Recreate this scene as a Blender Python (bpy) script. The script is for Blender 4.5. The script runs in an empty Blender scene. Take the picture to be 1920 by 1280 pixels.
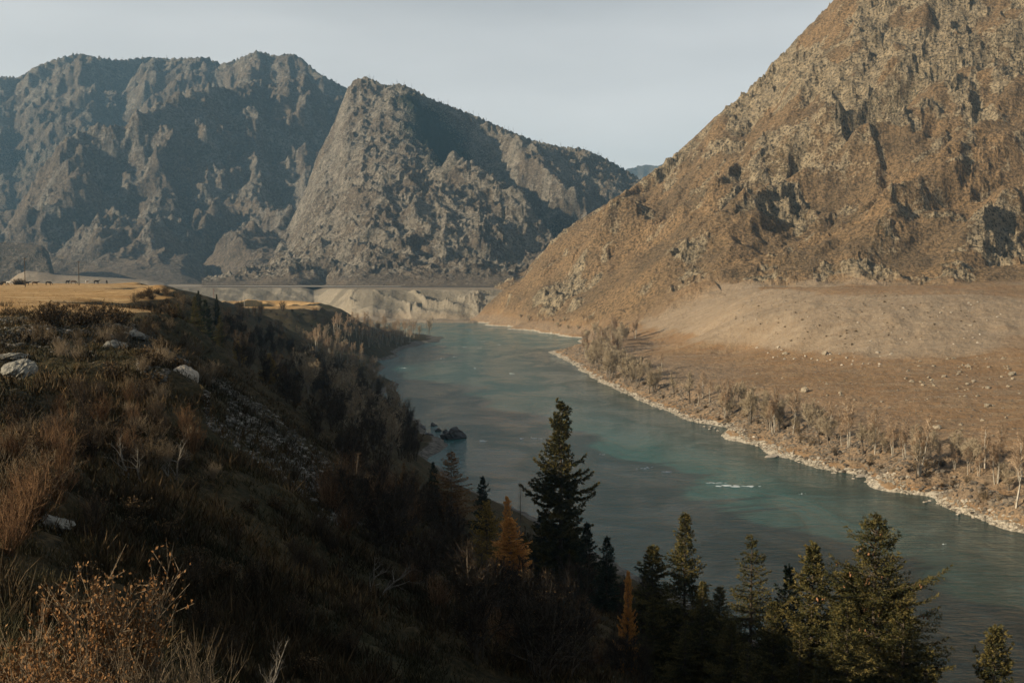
import bpy, math, random
import numpy as np
from mathutils import Vector, Matrix
rad = math.radians
random.seed(7); RNG = np.random.default_rng(11)
scene = bpy.context.scene
COL = scene.collection
# ------------------------------------------------------------------ camera geometry
CH = 45.0; F = 2000.0; PIT = math.atan(125.0/2000.0)
cp, sp = math.cos(PIT), math.sin(PIT)
def unp(u, v, Y):
    """photo pixel (1920x1280) at forward distance Y -> world point"""
    xx = (u-960.0)/F; yy = (640.0-v)/F
    dy = cp+yy*sp; dz = -sp+yy*cp
    s = Y/dy
    return (xx*s, Y, CH+dz*s)
def tanel(v):
    yy = (640.0-np.asarray(v, float))/F
    return (-sp+yy*cp)/(cp+yy*sp)
def proj(X, Y, Z):
    dz = Z-CH; f = Y*cp-dz*sp; up = Y*sp+dz*cp
    return 960+F*X/f, 640-F*up/f
SUN_AZ = rad(249.0)    # direction the sun stands in, clockwise from +Y
SUN_EL = rad(20.0)
SUNV = np.array([math.sin(SUN_AZ)*math.cos(SUN_EL), math.cos(SUN_AZ)*math.cos(SUN_EL), math.sin(SUN_EL)])
# ------------------------------------------------------------------ noise
from concurrent.futures import ThreadPoolExecutor
import os
POOL = ThreadPoolExecutor(max(2, os.cpu_count() or 2))
_PR = np.random.default_rng(5); _P = _PR.permutation(1024).astype(np.int32); _P = np.concatenate([_P, _P])
_A = _PR.random(1024)*2*math.pi; _GX = np.cos(_A).astype(np.float32)*1.5; _GY = np.sin(_A).astype(np.float32)*1.5
_H = _PR.random(1024).astype(np.float32)
def par(na):
    """run an elementwise function in small chunks on all cores; the first na arguments are arrays"""
    def deco(fn):
        def run(*a, **k):
            arr = [np.asarray(x, float) for x in a[:na]]
            arr = np.broadcast_arrays(*arr); sh = arr[0].shape
            if arr[0].size < 4000: return fn(*arr, *a[na:], **k)
            fl = [np.ascontiguousarray(x).ravel() for x in arr]; n = fl[0].size; c = 24000
            js = [POOL.submit(fn, *[f[i:i+c] for f in fl], *a[na:], **k) for i in range(0, n, c)]
            rs = [j.result() for j in js]
            if isinstance(rs[0], tuple): return tuple(np.concatenate([r[q] for r in rs]).reshape(sh) for q in range(len(rs[0])))
            return np.concatenate(rs).reshape(sh)
        return run
    return deco
def hsh(ix, iy, s=0):
    return _H[_P[(_P[(ix+s*131) & 1023]+iy) & 1023]]
def vn(x, y, s=0):
    ix = np.floor(x); iy = np.floor(y); fx = (x-ix).astype(np.float32); fy = (y-iy).astype(np.float32)
    ix = ix.astype(np.int32); iy = iy.astype(np.int32)
    p0 = _P[(ix+s*131) & 1023]; p1 = _P[(ix+1+s*131) & 1023]
    i00 = _P[(p0+iy) & 1023]; i01 = _P[(p0+iy+1) & 1023]; i10 = _P[(p1+iy) & 1023]; i11 = _P[(p1+iy+1) & 1023]
    ux = fx*fx*fx*(fx*(fx*6-15)+10); uy = fy*fy*fy*(fy*(fy*6-15)+10)
    a = _GX[i00]*fx+_GY[i00]*fy; b = _GX[i10]*(fx-1)+_GY[i10]*fy
    c = _GX[i01]*fx+_GY[i01]*(fy-1); d = _GX[i11]*(fx-1)+_GY[i11]*(fy-1)
    l = a+(b-a)*ux; h = c+(d-c)*ux
    return l+(h-l)*uy
@par(2)
def fbm(x, y, o=4, s=0, g=0.5):
    r = 0; a = 1; t = 0
    for i in range(o):
        r = r+a*vn(x, y, s+i*17); t += a; a *= g; x = x*2.03+13.1; y = y*2.03+7.7
    return r/t*1.6
@par(2)
def ridged(x, y, o=4, s=0, g=0.5):
    r = 0; a = 1; t = 0; w = 1
    for i in range(o):
        n = 1-np.abs(vn(x, y, s+i*17))*1.7
        n = np.clip(n, 0, 1)**2*w
        w = np.clip(n*1.8, 0.15, 1)
        r = r+a*n; t += a; a *= g; x = x*2.07+5.1; y = y*2.07+9.7
    return r/t
def sst(a, b, x):
    t = np.clip((x-a)/(b-a), 0, 1); return t*t*(3-2*t)
@par(4)
def erode(X, Y, gx, gy, freq, octs, seed=0, branch=1.6):
    """downslope gullies: waves laid across the local fall line, each octave bent by the last"""
    H = np.zeros_like(X); amp = 1.0; dx, dy = gx.copy(), gy.copy(); tot = 0
    for o in range(octs):
        px = X*freq; py = Y*freq
        ix = np.floor(px); iy = np.floor(py); fx = px-ix; fy = py-iy
        ix = ix.astype(np.int32); iy = iy.astype(np.int32)
        L = np.sqrt(dx*dx+dy*dy)+1e-6
        sx = -dy/L; sy = dx/L
        st = sst(0.0, 0.25, L)
        h = 0; ax = 0; ay = 0; wt = 1e-6
        for i in (-1, 0, 1, 2):
            for j in (-1, 0, 1, 2):
                qx = fx-i+0.5-hsh(ix+i, iy+j, seed+o*7); qy = fy-j+0.5-hsh(ix+i, iy+j, seed+o*7+3)
                d2 = qx*qx+qy*qy; w = np.exp(-d2*2.0)
                m = (qx*sx+qy*sy)*6.2831
                h = h+np.cos(m)*w; sn = -np.sin(m)*w; ax = ax+sn*sx; ay = ay+sn*sy; wt = wt+w
        H += amp*st*h/wt
        dx = dx+branch*amp*ax/wt*L; dy = dy+branch*amp*ay/wt*L
        tot += amp; amp *= 0.55; freq *= 2.0
    return H/tot
# ------------------------------------------------------------------ smooth surface through scattered points
class Surf:
    def __init__(s, pts, c=5.0, scale=100.0):
        P = np.array(pts, float); s.x = P[:, 0]; s.y = P[:, 1]; s.c2 = c*c; s.k = scale
        d = np.sqrt((s.x[:, None]-s.x)**2+(s.y[:, None]-s.y)**2+s.c2)/s.k
        n = len(P); A = np.zeros((n+3, n+3)); A[:n, :n] = -d
        A[:n, n] = 1; A[:n, n+1] = s.x/s.k; A[:n, n+2] = s.y/s.k; A[n:, :n] = A[:n, n:].T
        A[:n, :n] += np.eye(n)*1e-5
        b = np.zeros(n+3); b[:n] = P[:, 2]
        s.w = np.linalg.lstsq(A, b, rcond=None)[0]; s.n = n
    def __call__(s, X, Y, grad=False):
        return s.ev(X, Y, grad)
    def __init_subclass__(c): pass
    def raw(s, X, Y, grad):
        Z = s.w[s.n]+s.w[s.n+1]*X/s.k+s.w[s.n+2]*Y/s.k
        gx = np.full_like(X, s.w[s.n+1]/s.k); gy = np.full_like(X, s.w[s.n+2]/s.k)
        for i in range(s.n):
            dx = X-s.x[i]; dy = Y-s.y[i]; r = np.sqrt(dx*dx+dy*dy+s.c2); wk = s.w[i]/s.k
            Z -= wk*r
            if grad: q = wk/r; gx -= q*dx; gy -= q*dy
        if grad: return Z, gx, gy
        return Z
    def ev(s, X, Y, grad=False):
        return par(2)(lambda x, y: s.raw(x, y, grad))(X, Y)
def coarse(fn, X, Y, k=3):
    """evaluate a smooth function on every k-th grid point and interpolate in between"""
    r, c = X.shape; ri = np.unique(np.append(np.arange(0, r, k), r-1)); ci = np.unique(np.append(np.arange(0, c, k), c-1))
    out = fn(X[np.ix_(ri, ci)], Y[np.ix_(ri, ci)])
    tup = isinstance(out, tuple); outs = out if tup else (out,)
    fr = np.interp(np.arange(r), ri, np.arange(len(ri))); fc = np.interp(np.arange(c), ci, np.arange(len(ci)))
    i = np.minimum(fr.astype(int), len(ri)-2); j = np.minimum(fc.astype(int), len(ci)-2); a = (fr-i)[:, None]; b = (fc-j)[None, :]
    res = []
    for o in outs:
        t = o[i, :]*(1-a)+o[i+1, :]*a
        res.append(t[:, j]*(1-b)+t[:, j+1]*b)
    return tuple(res) if tup else res[0]
def hit_on(fn, u, v, y0, y1, n=1500):
    """forward distance at which the ray of photo pixel (u,v) first meets surface fn"""
    ys = np.exp(np.linspace(math.log(y0), math.log(y1), n))
    xx = (u-960.0)/F; yy = (640.0-v)/F; s = ys/(cp+yy*sp)
    X = xx*s; Z = CH+(-sp+yy*cp)*s
    d = Z-fn(X, ys)
    k = np.where((d[:-1] > 0) & (d[1:] <= 0))[0]
    if len(k) == 0: i = int(np.argmin(np.abs(d)))
    else: i = int(k[0])
    return float(X[i]), float(ys[i])
@par(2)
def polydist(X, Y, pts):
    """distance and parameter 0..1 to a world polyline"""
    best = np.full(X.shape, 1e9); par = np.zeros(X.shape); n = len(pts)-1
    for i in range(n):
        (x0, y0), (x1, y1) = pts[i], pts[i+1]
        ax = x1-x0; ay = y1-y0; L = ax*ax+ay*ay+1e-9
        t = np.clip(((X-x0)*ax+(Y-y0)*ay)/L, 0, 1)
        d = np.hypot(X-x0-ax*t, Y-y0-ay*t); m = d < best
        best = np.where(m, d, best); par = np.where(m, (i+t)/n, par)
    return best, par
# ------------------------------------------------------------------ mesh helpers
def mesh_np(name, V, Fc, mats, parent=None, smooth=True, attrs=None, mat_idx=None):
    V = np.asarray(V, np.float32); Fc = np.asarray(Fc, np.int32)
    me = bpy.data.meshes.new(name); n, k = Fc.shape
    me.vertices.add(len(V)); me.vertices.foreach_set('co', V.ravel())
    me.loops.add(n*k); me.loops.foreach_set('vertex_index', Fc.ravel())
    me.polygons.add(n); me.polygons.foreach_set('loop_start', np.arange(0, n*k, k, dtype=np.int32))
    try: me.polygons.foreach_set('loop_total', np.full(n, k, np.int32))
    except Exception: pass
    me.polygons.foreach_set('use_smooth', np.full(n, smooth, bool))
    if mat_idx is not None: me.polygons.foreach_set('material_index', np.asarray(mat_idx, np.int32))
    for a, val in (attrs or {}).items():
        at = me.attributes.new(a, 'FLOAT', 'POINT'); at.data.foreach_set('value', np.asarray(val, np.float32).ravel())
    me.update(calc_edges=True); me.validate()
    for m in (mats if isinstance(mats, (list, tuple)) else [mats]): me.materials.append(m)
    o = bpy.data.objects.new(name, me); COL.objects.link(o)
    if parent: o.parent = parent
    return o
def grid_faces(r, c):
    i = np.arange(r*c).reshape(r, c)
    return np.stack([i[:-1, :-1], i[:-1, 1:], i[1:, 1:], i[1:, :-1]], -1).reshape(-1, 4)
def tag(o, label=None, cat=None, group=None, kind=None):
    if label: o['label'] = label
    if cat: o['category'] = cat
    if group: o['group'] = group
    if kind: o['kind'] = kind
    return o
def empty(name, loc=(0, 0, 0)):
    o = bpy.data.objects.new(name, None); o.location = loc; o.empty_display_size = 0.3; COL.objects.link(o); return o
# ------------------------------------------------------------------ material helpers
class NT:
    def __init__(s, name):
        s.m = bpy.data.materials.new(name); s.m.use_nodes = True; s.t = s.m.node_tree
        s.b = s.t.nodes['Principled BSDF']; s.out = s.t.nodes['Material Output']
    def n(s, typ, **kw):
        nd = s.t.nodes.new(typ)
        for k, v in kw.items():
            if k.startswith('_'): setattr(nd, k[1:], v)
        for k, v in kw.items():
            if not k.startswith('_'):
                key = k.replace('__', ' ')
                inp = nd.inputs[int(k[1:])] if (k[0] == 'i' and k[1:].isdigit()) else nd.inputs[key]
                if hasattr(v, 'is_linked') or isinstance(v, bpy.types.NodeSocket): s.t.links.new(v, inp)
                else: inp.default_value = v
        return nd
    def link(s, a, b): s.t.links.new(a, b)
    def pos(s): return s.n('ShaderNodeNewGeometry').outputs['Position']
    def nrm(s): return s.n('ShaderNodeNewGeometry').outputs['Normal']
    def map(s, vec, scale=(1, 1, 1), rot=(0, 0, 0)):
        nd = s.n('ShaderNodeMapping'); s.link(vec, nd.inputs['Vector'])
        nd.inputs['Scale'].default_value = scale; nd.inputs['Rotation'].default_value = rot
        return nd.outputs[0]
    def noise(s, vec, scale, detail=5, rough=0.55, dist=0.0):
        nd = s.n('ShaderNodeTexNoise'); s.link(vec, nd.inputs['Vector'])
        nd.inputs['Scale'].default_value = scale; nd.inputs['Detail'].default_value = detail
        nd.inputs['Roughness'].default_value = rough; nd.inputs['Distortion'].default_value = dist
        return nd.outputs['Fac']
    def vor(s, vec, scale, feat='F1'):
        nd = s.n('ShaderNodeTexVoronoi', _feature=feat); s.link(vec, nd.inputs['Vector']); nd.inputs['Scale'].default_value = scale
        return nd
    def ramp(s, fac, stops):
        nd = s.n('ShaderNodeValToRGB'); s.link(fac, nd.inputs[0]); cr = nd.color_ramp
        while len(cr.elements) < len(stops): cr.elements.new(0.5)
        for e, (p, c) in zip(cr.elements, stops):
            e.position = p; e.color = (c[0], c[1], c[2], 1) if isinstance(c, (tuple, list)) else (c, c, c, 1)
        return nd.outputs[0]
    def mix(s, f, a, b, mode='MIX'):
        nd = s.t.nodes.new('ShaderNodeMix'); nd.data_type = 'RGBA'; nd.blend_type = mode
        for v, i in ((f, 0), (a, 6), (b, 7)):
            if isinstance(v, bpy.types.NodeSocket): s.link(v, nd.inputs[i])
            elif i == 0: nd.inputs[0].default_value = v
            else: nd.inputs[i].default_value = (v[0], v[1], v[2], 1)
        return nd.outputs[2]
    def math(s, op, a, b=0.0, clamp=False):
        nd = s.t.nodes.new('ShaderNodeMath'); nd.operation = op; nd.use_clamp = clamp
        for v, i in ((a, 0), (b, 1)):
            if isinstance(v, bpy.types.NodeSocket): s.link(v, nd.inputs[i])
            else: nd.inputs[i].default_value = v
        return nd.outputs[0]
    def attr(s, name): return s.n('ShaderNodeAttribute', _attribute_name=name).outputs['Fac']
    def bump(s, h, strength=0.5, dist=1.0, normal=None):
        nd = s.n('ShaderNodeBump'); s.link(h, nd.inputs['Height']); nd.inputs['Strength'].default_value = strength
        nd.inputs['Distance'].default_value = dist
        if normal is not None: s.link(normal, nd.inputs['Normal'])
        return nd.outputs[0]
    def fin(s, color=None, rough=0.9, normal=None, spec=0.2):
        if color is not None:
            if isinstance(color, bpy.types.NodeSocket): s.link(color, s.b.inputs['Base Color'])
            else: s.b.inputs['Base Color'].default_value = (*color, 1)
        s.b.inputs['Roughness'].default_value = rough
        s.b.inputs['Specular IOR Level'].default_value = spec
        if normal is not None: s.link(normal, s.b.inputs['Normal'])
        return s.m
import time as _t
_T0 = _t.time()
def tick(s): print('TICK %s %.1f' % (s, _t.time()-_T0), flush=True)
def tubes(segs, sides=3):
    """segs: n x 8 (p0, p1, r0, r1) -> verts, quads"""
    S = np.asarray(segs, float); n = len(S); p0 = S[:, :3]; p1 = S[:, 3:6]; r0 = S[:, 6]; r1 = S[:, 7]
    d = p1-p0; d /= np.linalg.norm(d, axis=1, keepdims=True)+1e-9
    ref = np.where(np.abs(d[:, 2:3]) > 0.9, np.array([[1.0, 0, 0]]), np.array([[0, 0, 1.0]]))
    a = np.cross(d, ref); a /= np.linalg.norm(a, axis=1, keepdims=True)+1e-9; b = np.cross(d, a)
    V = np.zeros((n, 2*sides, 3)); 
    for k in range(sides):
        th = 2*math.pi*k/sides; o = a*math.cos(th)+b*math.sin(th)
        V[:, k] = p0+o*r0[:, None]; V[:, sides+k] = p1+o*r1[:, None]
    f = np.array([[k, (k+1) % sides, sides+(k+1) % sides, sides+k] for k in range(sides)])
    Fc = (f[None]+np.arange(n)[:, None, None]*2*sides).reshape(-1, 4)
    return V.reshape(-1, 3), Fc
# ================================================================== materials of the ground
def mat_mountain(name, rockA, rockB, grass, soil, s, bump_d):
    """s = metres per coarse patch; attributes: rock 0..1 (bare rock share), veg 0..1 (dark scrub share, in places also painted shade)"""
    t = NT(name); p = t.pos()
    n1 = t.noise(p, 1/s, 6, 0.6); n2 = t.noise(p, 5/s, 5, 0.65); n3 = t.noise(p, 22/s, 4, 0.7)
    v = t.vor(p, 14/s)
    rk = t.mix(t.ramp(n2, [(0.35, 0), (0.62, 1)]), rockA, rockB)
    rk = t.mix(t.ramp(n3, [(0.36, 1), (0.5, 0)]), rk, tuple(c*0.45 for c in rockA))
    rk = t.mix(t.math('MULTIPLY', t.ramp(v.outputs['Color'], [(0.55, 0), (0.9, 1)]), 0.35), rk, tuple(min(1, c*1.5) for c in rockB))
    gr = t.mix(t.ramp(n1, [(0.38, 0), (0.62, 1)]), grass, soil)
    gr = t.mix(t.ramp(n3, [(0.40, 0.75), (0.56, 0)]), gr, tuple(c*0.5 for c in soil))
    rm = t.math('ADD', t.attr('rock'), t.math('MULTIPLY', t.math('SUBTRACT', n3, 0.5), 1.6))
    rm = t.ramp(t.math('ADD', rm, t.math('MULTIPLY', t.math('SUBTRACT', n2, 0.5), 1.4)), [(0.42, 0), (0.58, 1)])
    c = t.mix(rm, gr, rk)
    c = t.mix(t.ramp(t.noise(t.map(p, (1, 1, 2.2)), 9/s, 6, 0.72), [(0.34, 0.8), (0.48, 0)]), c, tuple(x*0.4 for x in rockA))
    c = t.mix(t.ramp(t.noise(p, 13/s, 6, 0.75), [(0.56, 0), (0.68, 0.6)]), c, tuple(min(1, x*1.5) for x in rockB))
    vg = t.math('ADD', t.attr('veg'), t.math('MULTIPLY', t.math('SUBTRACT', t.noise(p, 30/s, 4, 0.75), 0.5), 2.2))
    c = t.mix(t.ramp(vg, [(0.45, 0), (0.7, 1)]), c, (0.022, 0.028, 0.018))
    h = t.math('ADD', t.math('MULTIPLY', n3, 1.0), t.math('MULTIPLY', n2, 1.2))
    h = t.math('ADD', h, t.math('MULTIPLY', t.noise(p, 70/s, 3, 0.7), 0.5))
    return t.fin(c, 0.95, t.bump(h, 0.9, bump_d), 0.1)
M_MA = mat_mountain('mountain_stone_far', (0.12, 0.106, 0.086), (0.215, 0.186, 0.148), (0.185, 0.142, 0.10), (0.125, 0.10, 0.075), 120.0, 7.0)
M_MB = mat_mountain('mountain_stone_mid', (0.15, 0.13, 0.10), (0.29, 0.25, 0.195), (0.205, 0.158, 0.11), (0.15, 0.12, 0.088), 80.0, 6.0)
M_MR = mat_mountain('mountain_stone_near', (0.20, 0.165, 0.115), (0.42, 0.345, 0.24), (0.30, 0.185, 0.09), (0.235, 0.145, 0.075), 45.0, 2.4)
# ================================================================== mountains
def feat(Z, X, Y, base, spec, y0, y1, warp, seed):
    """ribs (+) and gullies (-) given as photo polylines laid on the base surface"""
    wx = X+warp*fbm(X/(warp*4), Y/(warp*4), 3, seed); wy = Y+warp*fbm(X/(warp*4), Y/(warp*4), 3, seed+50)
    for amp, wid, pl in spec:
        pts = [hit_on(base, u, v, y0, y1) for u, v in pl]
        d, t = polydist(wx, wy, pts)
        end = np.minimum(1, np.minimum(t, 1-t)*5+0.35)
        Z = Z+amp*np.exp(-(d/wid)**1.25)*end
    return Z
def polar(name, u0, u1, nc, y0, y1, nr, gamma=1.0):
    us = np.linspace(u0, u1, nc); tn = (us-960)/F/cp*1.0
    ys = y0*(y1/y0)**(np.linspace(0, 1, nr)**gamma)
    Yg, Tg = np.meshgrid(ys, tn, indexing='ij')
    return Tg*Yg, Yg, us
def fix_sil(X, Y, Z, us, sil, base_y, it=3, sm=5.0, mx=60.0):
    """move the crest smoothly so that it stands at the heights measured in the photo"""
    su = np.array([p[0] for p in sil], float); sv = np.array([p[1] for p in sil], float)
    want = tanel(np.interp(us, su, sv)); by = np.interp(us, [p[0] for p in base_y], [p[1] for p in base_y])
    uu = np.arange(us[0], us[-1], 2.0); kk = np.exp(-(np.arange(-40, 41)*2.0/sm)**2/2); kk /= kk.sum()
    for _ in range(it):
        cur = (Z-CH)/Y
        k = np.argmax(cur, 0); j = np.arange(len(us)); yc = Y[k, j]
        dz = np.interp(uu, us, np.clip((want-cur[k, j])*yc, -mx, mx)); dz = np.convolve(np.pad(dz, 40, 'edge'), kk, 'valid')
        ys = np.convolve(np.pad(np.interp(uu, us, yc), 40, 'edge'), kk, 'valid')
        dz = np.interp(us, uu, dz); ys = np.interp(us, uu, ys)
        w = sst(0, 1, (Y-by)/np.maximum(ys-by, 60))
        Z = Z+dz*w
    return Z
def U(pts): return [unp(*p) for p in pts]
# ---- A: far left massif
SIL_A = [(-400, 190), (-200, 150), (0, 150), (20, 143), (50, 145), (80, 125), (120, 110), (160, 100), (200, 108), (235, 113), (290, 107), (330, 110), (395, 107), (425, 120), (450, 112), (490, 95), (525, 105), (550, 100), (570, 107), (600, 135), (630, 152), (655, 165), (720, 210), (800, 280), (900, 400), (1000, 500), (1100, 560)]
A_pts = U([(-400, 190, 3700), (-200, 150, 3700), (0, 150, 3600), (80, 125, 3700), (160, 100, 3650), (290, 107, 3650), (395, 107, 3550), (450, 112, 3450), (490, 95, 3350), (550, 100, 3300), (600, 135, 3200), (655, 165, 3050), (720, 220, 2950), (800, 300, 2850), (900, 400, 2700),
  (-300, 400, 2700), (-100, 440, 2450), (0, 436, 2350), (130, 375, 2420), (250, 325, 2500), (340, 285, 2600), (420, 262, 2700), (500, 240, 2800), (560, 215, 2880), (640, 190, 2980),
  (120, 370, 2750), (230, 330, 2850), (60, 400, 2600), (-60, 410, 2700), (60, 250, 3050), (200, 240, 3100), (280, 240, 3050), (-60, 250, 3200), (350, 190, 3200), (450, 180, 3150), (380, 240, 2950), (520, 160, 3150),
  (0, 500, 2050), (100, 470, 2100), (200, 420, 2150), (300, 400, 2200), (400, 380, 2300), (500, 370, 2380), (580, 340, 2480), (650, 300, 2600),
  (0, 530, 1800), (150, 528, 1780), (300, 533, 1750), (450, 538, 1750), (600, 540, 1800), (-300, 530, 1800), (750, 520, 1900), (900, 540, 2100)])
for X, Y in ((-2600, 4300), (-1600, 4500), (-600, 4200), (0, 3800), (300, 3400)): A_pts.append((X, Y, 200))
for X, Y in ((-1400, 1500), (-900, 1500), (-400, 1500), (0, 1600)): A_pts.append((X, Y, 26))
SA = Surf(A_pts, 60.0, 1000.0)
def build_A():
    X, Y, us = polar('A', -420, 940, 900, 1500, 4300, 620)
    Z, gx, gy = coarse(lambda x, y: SA(x, y, True), X, Y, 4)
    K = [( 80, 85, [(0, 436), (130, 375), (250, 325), (340, 285), (420, 262), (500, 240), (560, 215), (640, 190)]),
         ( 45, 70, [(360, 112), (330, 150), (245, 200), (225, 240), (240, 300)]),
         (-75, 110, [(235, 115), (225, 180), (200, 260), (190, 330), (110, 375), (40, 400)]),
         (-50, 70, [(425, 122), (430, 170), (330, 240), (260, 310)]),
         ( 40, 60, [(490, 97), (480, 150), (440, 200), (350, 260)]),
         (-60, 60, [(525, 106), (545, 160), (560, 200)]),
         ( 34, 55, [(560, 103), (540, 150), (450, 230)]),
         ( 34, 50, [(210, 395), (180, 450), (170, 500)]),
         (-50, 60, [(255, 350), (265, 420), (215, 460), (120, 510)]),
         ( 38, 50, [(330, 300), (300, 380), (290, 450), (330, 520)]),
         (-55, 55, [(370, 300), (350, 400), (390, 460), (400, 520)]),
         ( 38, 45, [(400, 270), (405, 360), (440, 440), (500, 530)]),
         (-60, 60, [(450, 270), (450, 380), (480, 450)]),
         ( 40, 45, [(480, 255), (470, 330), (500, 400), (530, 440)]),
         (-60, 50, [(540, 240), (530, 330), (560, 390)]),
         ( 40, 40, [(590, 215), (550, 270), (545, 320)]),
         ( 25, 60, [(60, 160), (100, 240), (60, 330)]),
         (-35, 50, [(20, 180), (40, 260), (0, 360)])]
    Z = feat(Z, X, Y, SA, [(a*(1.7 if i == 0 else 1.0), w*1.25, p) for i, (a, w, p) in enumerate(K)], 1550, 3900, 28, 5)
    hz = sst(30, 140, Z)
    e = erode(X, Y, gx, gy, 1/330.0, 5, 3)
    Z = Z+32*e*hz
    for lam, A, sd in ((300.0, 62.0, 71), (125.0, 26.0, 73), (52.0, 9.0, 75)):   # leaning ridges
        q = (X*0.76-Y*0.65)/lam+0.7*fbm(X/(lam*2.2), Y/(lam*2.2), 3, sd); fr = q-np.floor(q)
        Z = Z+hz*A*(np.where(fr < 0.72, fr/0.72, 1-sst(0.72, 1.0, fr))-.45)*sst(-.35, .4, fbm(X/(lam*2.5)+3, Y/(lam*1.6), 2, sd+1))
    Z = Z+hz*(ridged(X/95, Y/95, 5, 9, 0.55)-0.35)*26+hz*fbm(X/26, Y/26, 3, 31)*4.5+hz*(ridged(X/38+Z*0.01, Y/38, 4, 33, 0.6)-.35)*13+fbm(X/150, Y/150, 3, 41)*5*(1-hz)
    Z = fix_sil(X, Y, Z, us, SIL_A, [(-400, 1900), (1000, 1900)])
    rock = 0.42+0.9*(ridged(X/140, Y/140, 4, 77)-0.4)+0.15*e
    rock = rock*hz
    u_, v_ = proj(X, Y, Z)
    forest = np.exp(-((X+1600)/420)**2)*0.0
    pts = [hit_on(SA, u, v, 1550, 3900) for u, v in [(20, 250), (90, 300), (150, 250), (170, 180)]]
    d, _ = polydist(X, Y, pts); forest = np.exp(-(d/300)**2)*0.62  # forest on the basin face, its dark tone also painting the basin's shade
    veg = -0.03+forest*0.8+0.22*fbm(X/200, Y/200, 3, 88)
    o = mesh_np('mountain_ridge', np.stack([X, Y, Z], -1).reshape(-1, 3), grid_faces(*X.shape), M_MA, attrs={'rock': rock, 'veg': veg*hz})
    tag(o, kind='structure', label='far grey-blue rocky massif on the left with several peaks')
    return X, Y, Z
# ---- B: middle mountain
SIL_B = [(400, 560), (450, 536), (470, 505), (500, 472), (540, 430), (570, 370), (600, 290), (630, 232), (655, 168), (668, 150), (690, 144), (705, 150), (725, 160), (755, 157), (780, 168), (810, 185), (850, 200), (900, 220), (950, 243), (1000, 263), (1050, 275), (1090, 278), (1130, 295), (1160, 312), (1190, 330), (1250, 372), (1350, 450), (1500, 560)]
B_pts = U([(450, 536, 1420), (470, 508, 1480), (500, 475, 1560), (540, 432, 1650), (570, 372, 1780), (600, 292, 1950), (630, 234, 2080), (655, 170, 2200), (690, 144, 2250), (725, 160, 2240), (755, 157, 2250), (810, 185, 2260), (850, 200, 2270), (900, 220, 2280), (950, 243, 2280), (1000, 263, 2280), (1050, 275, 2270), (1090, 278, 2250), (1130, 295, 2250), (1190, 330, 2230), (1250, 375, 2200), (1350, 450, 2200), (1500, 540, 2200),
  (600, 450, 1560), (650, 350, 1720), (700, 250, 1950), (700, 400, 1600), (700, 480, 1450), (600, 510, 1400), (800, 320, 1780), (800, 420, 1560), (800, 490, 1420), (850, 300, 1880), (900, 380, 1700), (900, 440, 1520), (900, 500, 1400), (960, 410, 1680), (1000, 430, 1650), (1050, 460, 1620), (950, 480, 1480), (880, 250, 2080), (960, 320, 2020), (1040, 360, 2020), (1100, 390, 2000), (1100, 460, 1850), (1180, 420, 1900),
  (500, 535, 1350), (600, 538, 1330), (700, 536, 1320), (800, 534, 1320), (900, 532, 1320), (1000, 530, 1320), (1150, 520, 1450), (400, 541, 1350), (1300, 520, 1600)])
for X, Y in ((-900, 1700), (-700, 2400), (-300, 2700), (100, 2750), (500, 2600), (800, 2400)): B_pts.append((X, Y, 60 if Y < 2500 else 150))
SB = Surf(B_pts, 40.0, 1000.0)
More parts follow.
